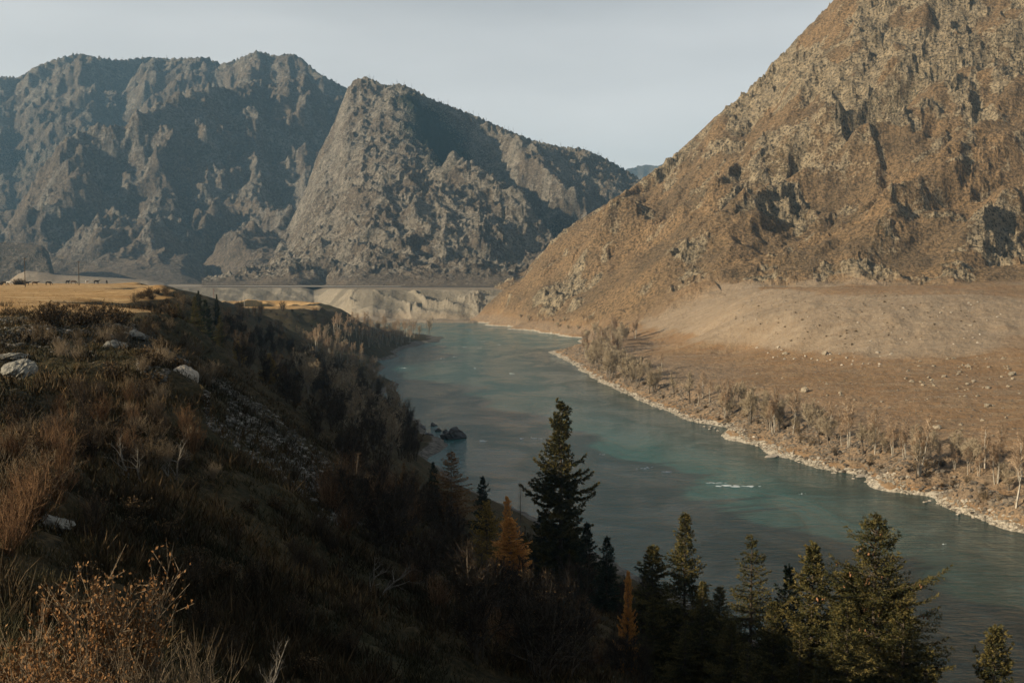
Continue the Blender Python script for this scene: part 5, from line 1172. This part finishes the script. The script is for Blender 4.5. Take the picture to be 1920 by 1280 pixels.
for i, (u, v, s) in enumerate(((812, 798, 1.2), (790, 805, 1.5), (822, 808, 1.0), (805, 818, 1.6), (785, 825, 1.8), (820, 832, 1.2), (800, 838, 1.4), (770, 800, 1.2), (835, 810, .9), (741, 757, 1.0), (795, 848, 1.0), (778, 842, 1.6))):
    x, y = unp(u, v, float(Y0(v)))[:2]; put('rockD%d' % (i % 6), 'boulder', x, y, 0.1, s, None, 'small dark stone in the shallows beside the big dark boulder', 'boulder', 'dark stones in the shallows')
# right side: field rocks
n = 0
for poly, cnt, s0, s1, nm, lab, grp in (
    ([(1700, 680), (1915, 660), (1915, 740), (1800, 745), (1660, 705)], 60, .2, .85, 'T', 'tan rock in the rock scatter at the right end of the dry field', 'rocks scattered on the dry field'),
    ([(1350, 640), (1560, 660), (1700, 660), (1650, 690), (1480, 680)], 40, .2, .7, 'W', 'pale rock along the foot of the terrace slope', 'rocks at the foot of the terrace'),
    ([(1350, 690), (1900, 750), (1900, 860), (1700, 800), (1450, 740)], 45, .15, .55, 'T', 'lone tan rock on the open dry field', 'lone rocks on the dry field'),
    ([(1400, 600), (1900, 560), (1900, 650), (1600, 640)], 40, .2, .6, 'W', 'pale rock on the terrace slope', 'rocks on the terrace slope')):
    for x, y, z in poly_pts(poly, cnt, RH, rng, 1.0):
        s = U1(s0**.5, s1**.5)**2 if rng.uniform() < .8 else U1(s1*.7, s1*1.2); put('rock%s%d' % (nm, rng.integers(0, 6)), 'rock', x, y, z+s*.15, s, None, lab, 'rock', grp)
for i, (u, v, s, lab) in enumerate(((1548, 663, 1.5, 'pale blocky rock standing at the foot of the terrace slope'), (1473, 663, 1.2, 'flat pale rock left of the blocky one at the terrace foot'), (1510, 734, 1.5, 'mossy rock hump alone on the near field'), (1852, 762, 1.1, 'rounded rock alone near the right end of the field'), (1758, 803, 1.0, 'dark-sided rock behind the shore trees'), (1898, 704, 1.6, 'widest rock in the scatter at the right edge'), (1815, 688, 1.3, 'peaked rock in the middle of the scatter'))):
    x, y, z = rhit(u, v); put('rockT%d' % (i % 6), 'rock', x, y, z+.2*s, s, None, lab, 'rock', 'large rocks on the dry field')
# dark tufts on the terrace face
for x, y, z in poly_pts([(1350, 600), (1420, 556), (1500, 552), (1780, 556), (1850, 600), (1700, 640), (1550, 650), (1400, 640)], 150, RH, rng, 2.0):
    put('tuft', 'tuft', x, y, z-.08, U1(.6, 1.4)*(0.6 if rng.uniform() < .5 else 1), None, 'small dark tuft on the pale terrace slope', 'bush', 'tufts on the terrace slope')
for x, y, z in poly_pts([(1120, 680), (1300, 745), (1500, 800), (1700, 850), (1900, 900), (1915, 960), (1700, 895), (1500, 835), (1300, 775), (1110, 705)], 50, RH, rng, 1.5):
    put(('shrub_twig', 'cushion', 'shrub_tan', 'shrub_leafy')[int(rng.integers(0, 4))], 'bank_shrub', x, y, z-.1, U1(.8, 1.7), None, 'brown bush under the bare trees of the right shore', 'bush', 'bushes along the right shore')
tick('field')
# shore boulders, then the countless cobbles as stuff
def shore_pts(n, inland, jit):
    P = []
    for i in range(len(R_shore)-1):
        (xa, ya, _), (xb, yb, _) = R_pts[i], R_pts[i+1]; L = math.hypot(xb-xa, yb-ya); P.append((xa, ya, xb, yb, L))
    W = np.array([p[4]/(0.5*(p[1]+p[3]))**1.0 for p in P]); W /= W.sum(); out = []
    for k in rng.choice(len(P), n, p=W):
        xa, ya, xb, yb, L = P[k]; t = U1(0, 1); nx, ny = -(yb-ya)/L, (xb-xa)/L
        if nx < 0: nx, ny = -nx, -ny
        d = U1(*inland)+rng.normal()*jit; out.append((xa+(xb-xa)*t+nx*d, ya+(yb-ya)*t+ny*d))
    return out
for i, (x, y) in enumerate(shore_pts(110, (-1.2, 1.5), .4)):
    z = max(rh(x, y), -0.15); s = U1(.25, .65); put('rockW%d' % (i % 6), 'boulder', x, y, z+.05, s, None, 'pale boulder on the waterline of the right shore', 'boulder', 'pale boulders along the right waterline')
for u, v, s, lab in ((1370, 812, .1, ''), (1447, 856, 1.2, 'flat pale rock in the water off the right shore'), (1615, 893, .9, 'small flat rock awash in the water off the right shore')):
    if lab: x, y = unp(u, v, float(Y0(v)))[:2]; o = put('rockW1', 'boulder', x, y, 0.05, s, 0.4, lab, 'boulder'); o.scale = (s*1.8, s, s*.5)
Vr, Fr = ico(1)
def cobbles(name, pts, smin, smax, mat, lab):
    n = len(pts); A = []
    sc = rng.uniform(smin**.5, smax**.5, (n, 1))**2; V = Vr[None]*(1+0.25*rng.normal(size=(n, len(Vr), 1))*0.6)
    V = V*np.stack([sc*rng.uniform(.7, 1.4, (n, 1)), sc*rng.uniform(.7, 1.4, (n, 1)), sc*rng.uniform(.4, .8, (n, 1))], -1)
    a = rng.uniform(0, 6.28, n); c, s = np.cos(a)[:, None], np.sin(a)[:, None]
    V = np.stack([V[:, :, 0]*c-V[:, :, 1]*s, V[:, :, 0]*s+V[:, :, 1]*c, V[:, :, 2]], -1)+np.array(pts)[:, None, :]
    Fq = (Fr[None]+np.arange(n)[:, None, None]*len(Vr)).reshape(-1, 3)
    tag(mesh_np(name, V.reshape(-1, 3), Fq, mat, smooth=False, attrs={'v': np.repeat(rng.uniform(0, 1, n), len(Vr))}), kind='stuff', label=lab)
M_COB = veg_mat('cobble_stone', (0.13, 0.115, 0.09), (0.29, 0.255, 0.20), (0.55, 0.49, 0.39)); M_COBD = veg_mat('rubble_stone', (0.07, 0.06, 0.05), (0.17, 0.14, 0.105), (0.32, 0.26, 0.19))
sp_ = shore_pts(6000, (-0.9, 0.8), .45); xs = np.array(sp_); zz = samp(RG, xs[:, 0], xs[:, 1])
cobbles('shore_pebbles', [(a, b, z) for (a, b), z in zip(sp_, zz) if z > -.35], .08, .36, M_COB, 'pale cobbles along the right waterline')
sp_ = shore_pts(6000, (1.0, 12.0), 1.5); xs = np.array(sp_); zz = samp(RG, xs[:, 0], xs[:, 1])
cobbles('bank_rubble', [(a, b, z) for (a, b), z in zip(sp_, zz) if z > .1], .12, .6, M_COBD, 'dark rubble on the bank behind the shore')
pp = poly_pts([(1250, 645), (1500, 665), (1915, 690), (1915, 900), (1500, 770), (1250, 690)], 1500, RH, rng)
cobbles('field_gravel', pp, .08, .35, M_COBD, 'small stones strewn over the dry field')
# rubble on the left slope and spur
pp = poly_pts([(0, 596), (230, 590), (350, 680), (480, 750), (640, 880), (740, 980), (620, 990), (500, 880), (360, 780), (250, 700), (60, 650), (0, 650)], 5000, LH, rng)
M_COBL = veg_mat('slope_stone', (0.05, 0.046, 0.038), (0.13, 0.12, 0.098), (0.30, 0.27, 0.225))
cobbles('slope_rubble', pp, .04, .20, M_COBL, 'grey rubble down the left spur')
tick('stones')
# ---- grass and low undergrowth on the near hillside: uncountable
def grass(name, n, dmin, dmax, u0, u1, lmin, lmax, wid, lab, mat=None, power=1.0, dens=None, k=7):
    d = dmin*(dmax/dmin)**(rng.uniform(0, 1, n)**power); u = rng.uniform(u0, u1, n); X = (u-960)/F/cp*d; Y = d
    Z = left_h(X, Y); ok = (Z > 1.0)
    m = fbm(X/5, Y/5, 3, 901)+fbm(X/1.3, Y/1.3, 2, 905)*.6
    ok &= m > (-0.05 if dens is None else dens)
    X, Y, Z, m = X[ok], Y[ok], Z[ok], m[ok]; q = len(X)
    C = np.repeat(np.stack([X, Y, Z], 1), k, 0); C[:, :2] += rng.normal(size=(q*k, 2))*0.08*np.repeat(np.clip(Y/15, .4, 2.5), k)[:, None]
    D = rng.normal(size=(q*k, 3))*0.45; D[:, 2] = 1.0
    sc = np.repeat(rng.uniform(.6, 1.3, q), k)
    V, Fc = blades(C-np.array([[0, 0, .04]]), D, rdir(q*k, rng), sc*rng.uniform(lmin, lmax, q*k), wid*np.repeat(np.clip(Y/14, .5, 3.0), k))
    vv = np.clip(0.25+0.45*fbm(X/9, Y/9, 2, 911)+rng.normal(size=q)*.22, 0, 1)
    tag(mesh_np(name, V, Fc, mat or M_GRS, smooth=False, attrs={'v': np.repeat(np.repeat(vv, k), 4)}), kind='stuff', label=lab)
grass('dry_grass', 62000, 5, 115, -40, 1500, .15, .38, .012, 'dry brown grass over the shaded near slope', power=.55, dens=-.4)
grass('undergrowth', 22000, 14, 130, -40, 1600, .3, .8, .022, 'dark dead stalks and undergrowth on the hillside', mat=M_DRY, power=.6, dens=.12, k=9)
grass('plateau_grass', 9000, 100, 420, -40, 620, .15, .35, .010, 'golden grass tufts on the plateau', mat=M_LRD, power=1.0, dens=.25, k=4)
tick('grass')
# ---- bright water
def foam():
    V, Fc = [], []
    for u, v, w, h in ((1385, 911, 34, 2), (1410, 912, 14, 2.5), (1208, 878, 12, 1.5), (1215, 876, 9, 1.8), (1003, 821, 12, 1.2), (980, 822, 9, 1.5), (1502, 925, 7, 1.2), (826, 672, 8, 1), (852, 669, 7, 1), (890, 690, 5, 1), (870, 650, 6, .8), (905, 640, 6, .8), (1770, 1020, 6, 1.5), (830, 822, 8, 1.2), (905, 826, 14, .8), (1040, 836, 10, .8), (1250, 884, 16, .8), (1340, 905, 20, .8), (960, 700, 8, .7), (1130, 852, 8, .8), (900, 652, 4, .6), (755, 690, 10, .8), (935, 646, 4, .6)):
        for k in range(7):
            uu = u+rng.normal()*w*.45; v2 = v+rng.normal()*h*.5; Y = float(Y0(v2)); x, y, _ = unp(uu, v2, Y); a = U1(.10, .32)*w*Y/F; b = a*U1(.15, .35); n = 9; base = len(V)
            V.append((x, y, .05))
            for j in range(n):
                r = U1(.6, 1.2); V.append((x+a*r*math.cos(6.283*j/n), y+b*2.2*r*math.sin(6.283*j/n), .012))
            for j in range(n): Fc.append((base, base+1+j, base+1+(j+1) % n))
    tag(mesh_np('foam', V, Fc, flat('white_water', (0.66, 0.70, 0.69), .6), smooth=True), kind='stuff', label='white foam flecks on the river')
foam()
# ---- utility poles
def pole(u, vb, vt, Y, arm, lab, mat, ground=None):
    x, y, z = unp(u, vb, Y); zt = unp(u, vt, Y)[2]; z = (lh(x, y) if ground is None else ground); h = zt-z
    r = empty('utility_pole', (x, y, z)); S = [(0, 0, -.5, 0, 0, h, .17, .11)]; V, Fc = tubes(S, 8); mesh_np('post', V, Fc, mat, r)
    V, Fc = tubes([(-arm, 0, h-.6, arm, 0, h-.6, .07, .07)], 4); mesh_np('crossarm', V, Fc, mat, r)
    for sx in (-arm*.85, 0, arm*.85): V, Fc = tubes([(sx, 0, h-.55, sx, 0, h-.25, .06, .04)], 6); mesh_np('insulator', V, Fc, M_RAIL, r)
    tag(r, lab, 'pole', 'utility poles')
pole(47, 528, 482, 340, .8, 'tallest wooden utility pole behind the cows at the left edge', M_BARK)
pole(148, 528, 488, 400, .8, 'wooden utility pole between the grazing cows', M_BARK)
pole(401, 568, 541, 570, .7, 'reddish wooden pole on the golden lower terrace', flat('red_wood', (0.20, 0.09, 0.06)))
pole(458, 566, 545, 640, .7, 'pale concrete pole on the golden lower terrace', flat('concrete', (0.42, 0.38, 0.33)))
# ---- cattle on the skyline of the plateau
def cow(x, y, z, rz, coat, lab, graze):
    bm_pts = {'rump': (-.85, 0, 1.22, .27), 'loin': (-.35, 0, 1.20, .34), 'chest': (.35, 0, 1.12, .36), 'wither': (.72, 0, 1.22, .26), 'neck': (1.08, 0, .98 if graze else 1.38, .17), 'poll': (1.38, 0, .55 if graze else 1.52, .13), 'muzzle': (1.52, 0, .18 if graze else 1.30, .075),
              'ear1': (1.34, .22, .60 if graze else 1.56, .035), 'ear2': (1.34, -.22, .60 if graze else 1.56, .035), 'tail1': (-1.1, 0, 1.2, .05), 'tail2': (-1.18, 0, .55, .035)}
    E = [('rump', 'loin'), ('loin', 'chest'), ('chest', 'wither'), ('wither', 'neck'), ('neck', 'poll'), ('poll', 'muzzle'), ('poll', 'ear1'), ('poll', 'ear2'), ('rump', 'tail1'), ('tail1', 'tail2')]
    for s, n in ((.2, 'l'), (-.2, 'r')):
        bm_pts['hs'+n] = (-.82, s, .92, .17); bm_pts['hh'+n] = (-.98, s, .52, .075); bm_pts['hf'+n] = (-.88, s, .03, .07); E += [('rump', 'hs'+n), ('hs'+n, 'hh'+n), ('hh'+n, 'hf'+n)]
        bm_pts['fs'+n] = (.62, s, .78, .13); bm_pts['fk'+n] = (.62, s, .42, .07); bm_pts['ff'+n] = (.62, s, .03, .065); E += [('chest', 'fs'+n), ('fs'+n, 'fk'+n), ('fk'+n, 'ff'+n)]
    ks = list(bm_pts); me = bpy.data.meshes.new('cow'); me.from_pydata([bm_pts[k][:3] for k in ks], [(ks.index(a), ks.index(b)) for a, b in E], [])
    o = bpy.data.objects.new('cow', me); COL.objects.link(o); m = o.modifiers.new('skin', 'SKIN'); 
    for i, k in enumerate(ks): me.skin_vertices[0].data[i].radius = (bm_pts[k][3],)*2
    me.skin_vertices[0].data[ks.index('loin')].use_root = True
    o.modifiers.new('sub', 'SUBSURF').levels = 1; me.materials.append(coat)
    o.location = (x, y, z); o.rotation_euler = (0, 0, rz); tag(o, lab, 'cow', 'cows grazing on the plateau'); o.scale = (1, 1, 1)
CB = flat('black_coat', (0.03, 0.025, 0.022), .8); CR = flat('brown_coat', (0.09, 0.05, 0.03), .8); CW = flat('white_coat', (0.55, 0.50, 0.43), .8)
for u, Y, rz, c, g, lab in ((17, 400, 0, CW, 1, 'white cow at the far left of the herd'), (50, 400, 0.3, CB, 0, 'black cow by the foot of the tallest pole'), (66, 400, .5, CR, 0, 'brown cow facing right, left of the middle of the herd'), (91, 400, 0, CB, 1, 'black cow grazing between the two poles'), (127, 430, 1.3, CB, 0, 'black cow seen end-on left of the second pole'), (138, 430, .2, CR, 1, 'small brown cow grazing just left of the second pole'), (163, 430, 1.5, CW, 0, 'white and thin cow right of the second pole'), (181, 430, .8, CB, 0, 'black cow second from the right of the herd'), (200, 440, 2.0, CB, 0, 'black cow at the right end of the herd'), (8, 400, .2, CB, 1, 'dark cow cut by the left edge of the picture')):
    x, y, _ = unp(u, 529, Y); cow(x, y, lh(x, y), rz, c, lab, g)
# dark bushes on the skyline beside the cows
for i, (u, s) in enumerate(((2, 1.2), (30, 1.6), (38, 1.8), (45, 1.3))):
    x, y, _ = unp(u, 529, 420); put('cushion', 'skyline_shrub', x, y, lh(x, y), s*1.6, None, 'dark bush on the skyline beside the cows', 'bush', 'bushes on the skyline')
# ---- thin trees on the mountain crests
def crest_trees():
    V0, F0 = tubes([(0, 0, -2, 0, 0, 13, .35, .08)]+[(0, 0, z, math.cos(z*2.4)*(14-z)*.25, math.sin(z*2.4)*(14-z)*.25, z+1.0, .16, .05) for z in np.arange(3, 12.5, .7)], 3)
    add_proto('crest_tree', [('larch_tree', V0, F0, M_SPD, None)])
    sets = ((GA, SIL_A, (150, 650), 70, 'tiny leafless larch on the skyline of the far left massif', 'larches on the far skyline'), (GB, SIL_B, (690, 1180), 80, 'tiny leafless larch on the skyline of the middle mountain', 'larches on the middle skyline'))
    for (X, Y, Z), sil, (a, b), n, lab, grp in sets:
        cur = (Z-CH)/Y; us = 960+X[0]/Y[0]*F*cp
        for _ in range(n):
            u = U1(a, b); j = int(np.argmin(np.abs(us-u))); k = int(np.argmax(cur[:, j])); k2 = min(max(k+int(rng.integers(-1, 3)), 0), X.shape[0]-1)
            put('crest_tree', 'larch_tree', float(X[k2, j]), float(Y[k2, j]), float(Z[k2, j]), U1(.35, .85), None, lab, 'larch', grp)
crest_trees()
tick('all')
VEIL = 11.3
# ================================================================== sky, sun, haze, camera
w = bpy.data.worlds.new("World"); scene.world = w; w.use_nodes = True
nt = w.node_tree; bg = nt.nodes['Background']
sky = nt.nodes.new('ShaderNodeTexSky'); sky.sky_type = 'NISHITA'; sky.sun_disc = False
sky.sun_elevation = SUN_EL; sky.sun_rotation = SUN_AZ
sky.air_density = 1.0; sky.dust_density = 2.0; sky.ozone_density = 1.5; sky.altitude = 800
hs = nt.nodes.new('ShaderNodeHueSaturation'); hs.inputs['Saturation'].default_value = 0.55; hs.inputs['Value'].default_value = 0.75
nt.links.new(sky.outputs[0], hs.inputs['Color'])
# a milky veil of thin cloud, cut off above the view to limit fill
tcn = nt.nodes.new('ShaderNodeTexCoord'); sx = nt.nodes.new('ShaderNodeSeparateXYZ'); nt.links.new(tcn.outputs['Generated'], sx.inputs[0])
vr = nt.nodes.new('ShaderNodeValToRGB'); nt.links.new(sx.outputs['Z'], vr.inputs[0]); cr = vr.color_ramp
for e, (p, c) in zip([cr.elements[0], cr.elements[1]]+[cr.elements.new(x) for x in (0.10, 0.20, 0.30)], [(0.0, (8.1, 7.0, 6.2)), (0.60, (0.0, 0.05, 0.1)), (0.10, (7.6, 6.95, 6.25)), (0.22, (6.8, 6.5, 6.0)), (0.34, (1.2, 1.2, 1.2))]):
    e.position = p; e.color = (*[x/10 for x in c], 1)
mp = nt.nodes.new('ShaderNodeMapping'); nt.links.new(tcn.outputs['Generated'], mp.inputs[0]); mp.inputs['Scale'].default_value = (1.2, 1.2, 5.0)
nz = nt.nodes.new('ShaderNodeTexNoise'); nt.links.new(mp.outputs[0], nz.inputs['Vector']); nz.inputs['Scale'].default_value = 2.2; nz.inputs['Detail'].default_value = 5
mr = nt.nodes.new('ShaderNodeMapRange'); nt.links.new(nz.outputs['Fac'], mr.inputs[0]); mr.inputs[1].default_value = 0.3; mr.inputs[2].default_value = 0.7; mr.inputs[3].default_value = 0.84; mr.inputs[4].default_value = 1.12
sc2 = nt.nodes.new('ShaderNodeVectorMath'); sc2.operation = 'SCALE'; nt.links.new(vr.outputs[0], sc2.inputs[0]); nt.links.new(mr.outputs[0], sc2.inputs['Scale'])
s3 = nt.nodes.new('ShaderNodeVectorMath'); s3.operation = 'SCALE'; nt.links.new(sc2.outputs[0], s3.inputs[0])
# full veil in view ahead, dimmed behind the camera to weaken the fill light
my = nt.nodes.new('ShaderNodeMapRange'); my.interpolation_type = 'SMOOTHSTEP'; nt.links.new(sx.outputs['Y'], my.inputs[0])
my.inputs[1].default_value = -0.2; my.inputs[2].default_value = 0.75; my.inputs[3].default_value = VEIL*0.22; my.inputs[4].default_value = VEIL
nt.links.new(my.outputs[0], s3.inputs['Scale'])
ad = nt.nodes.new('ShaderNodeVectorMath'); ad.operation = 'ADD'; nt.links.new(hs.outputs[0], ad.inputs[0]); nt.links.new(s3.outputs[0], ad.inputs[1])
nt.links.new(ad.outputs[0], bg.inputs['Color']); bg.inputs['Strength'].default_value = 0.05
sd = bpy.data.lights.new('sun', 'SUN'); sd.energy = 5.0; sd.angle = rad(0.5); sd.color = (1.0, 0.85, 0.63)
so = bpy.data.objects.new('sun', sd); COL.objects.link(so)
so.rotation_euler = Vector(SUNV).to_track_quat('Z', 'Y').to_euler()
def haze():
    x0, x1, y0, y1, z0, z1 = -4200, 3600, -700, 7600, -9, 900
    V = [(x, y, z) for z in (z0, z1) for x, y in ((x0, y0), (x1, y0), (x1, y1), (x0, y1))]
    Fc = [(3, 2, 1, 0), (4, 5, 6, 7), (0, 1, 5, 4), (1, 2, 6, 5), (2, 3, 7, 6), (3, 0, 4, 7)]
    m = bpy.data.materials.new('haze_air'); m.use_nodes = True; t = m.node_tree; t.nodes.clear()
    out = t.nodes.new('ShaderNodeOutputMaterial'); pv = t.nodes.new('ShaderNodeVolumePrincipled')
    pv.inputs['Color'].default_value = (0.36, 0.68, 0.98, 1); pv.inputs['Density'].default_value = HAZE_D; pv.inputs['Anisotropy'].default_value = 0.1
    t.links.new(pv.outputs[0], out.inputs['Volume'])
    tag(mesh_np('haze', V, Fc, m, smooth=False), kind='stuff')
HAZE_D = 0.000068
haze()
cd = bpy.data.cameras.new('camera'); cam = bpy.data.objects.new('camera', cd); COL.objects.link(cam)
cam.location = (0, 0, CH); cam.rotation_euler = (math.pi/2-PIT, 0, 0)
cd.sensor_width = 36; cd.lens = 36*F/1920; cd.clip_start = 0.1; cd.clip_end = 20000
scene.camera = cam
scene.view_settings.view_transform = 'Standard'; scene.view_settings.look = 'None'; scene.view_settings.gamma = 1
scene.view_settings.exposure = 0.42
scene.render.engine = 'CYCLES'; c = scene.cycles
c.max_bounces = 6; c.diffuse_bounces = 2; c.glossy_bounces = 2; c.volume_bounces = 1; c.transparent_max_bounces = 4
c.use_denoising = True
c.use_adaptive_sampling = True; c.adaptive_threshold = 0.015
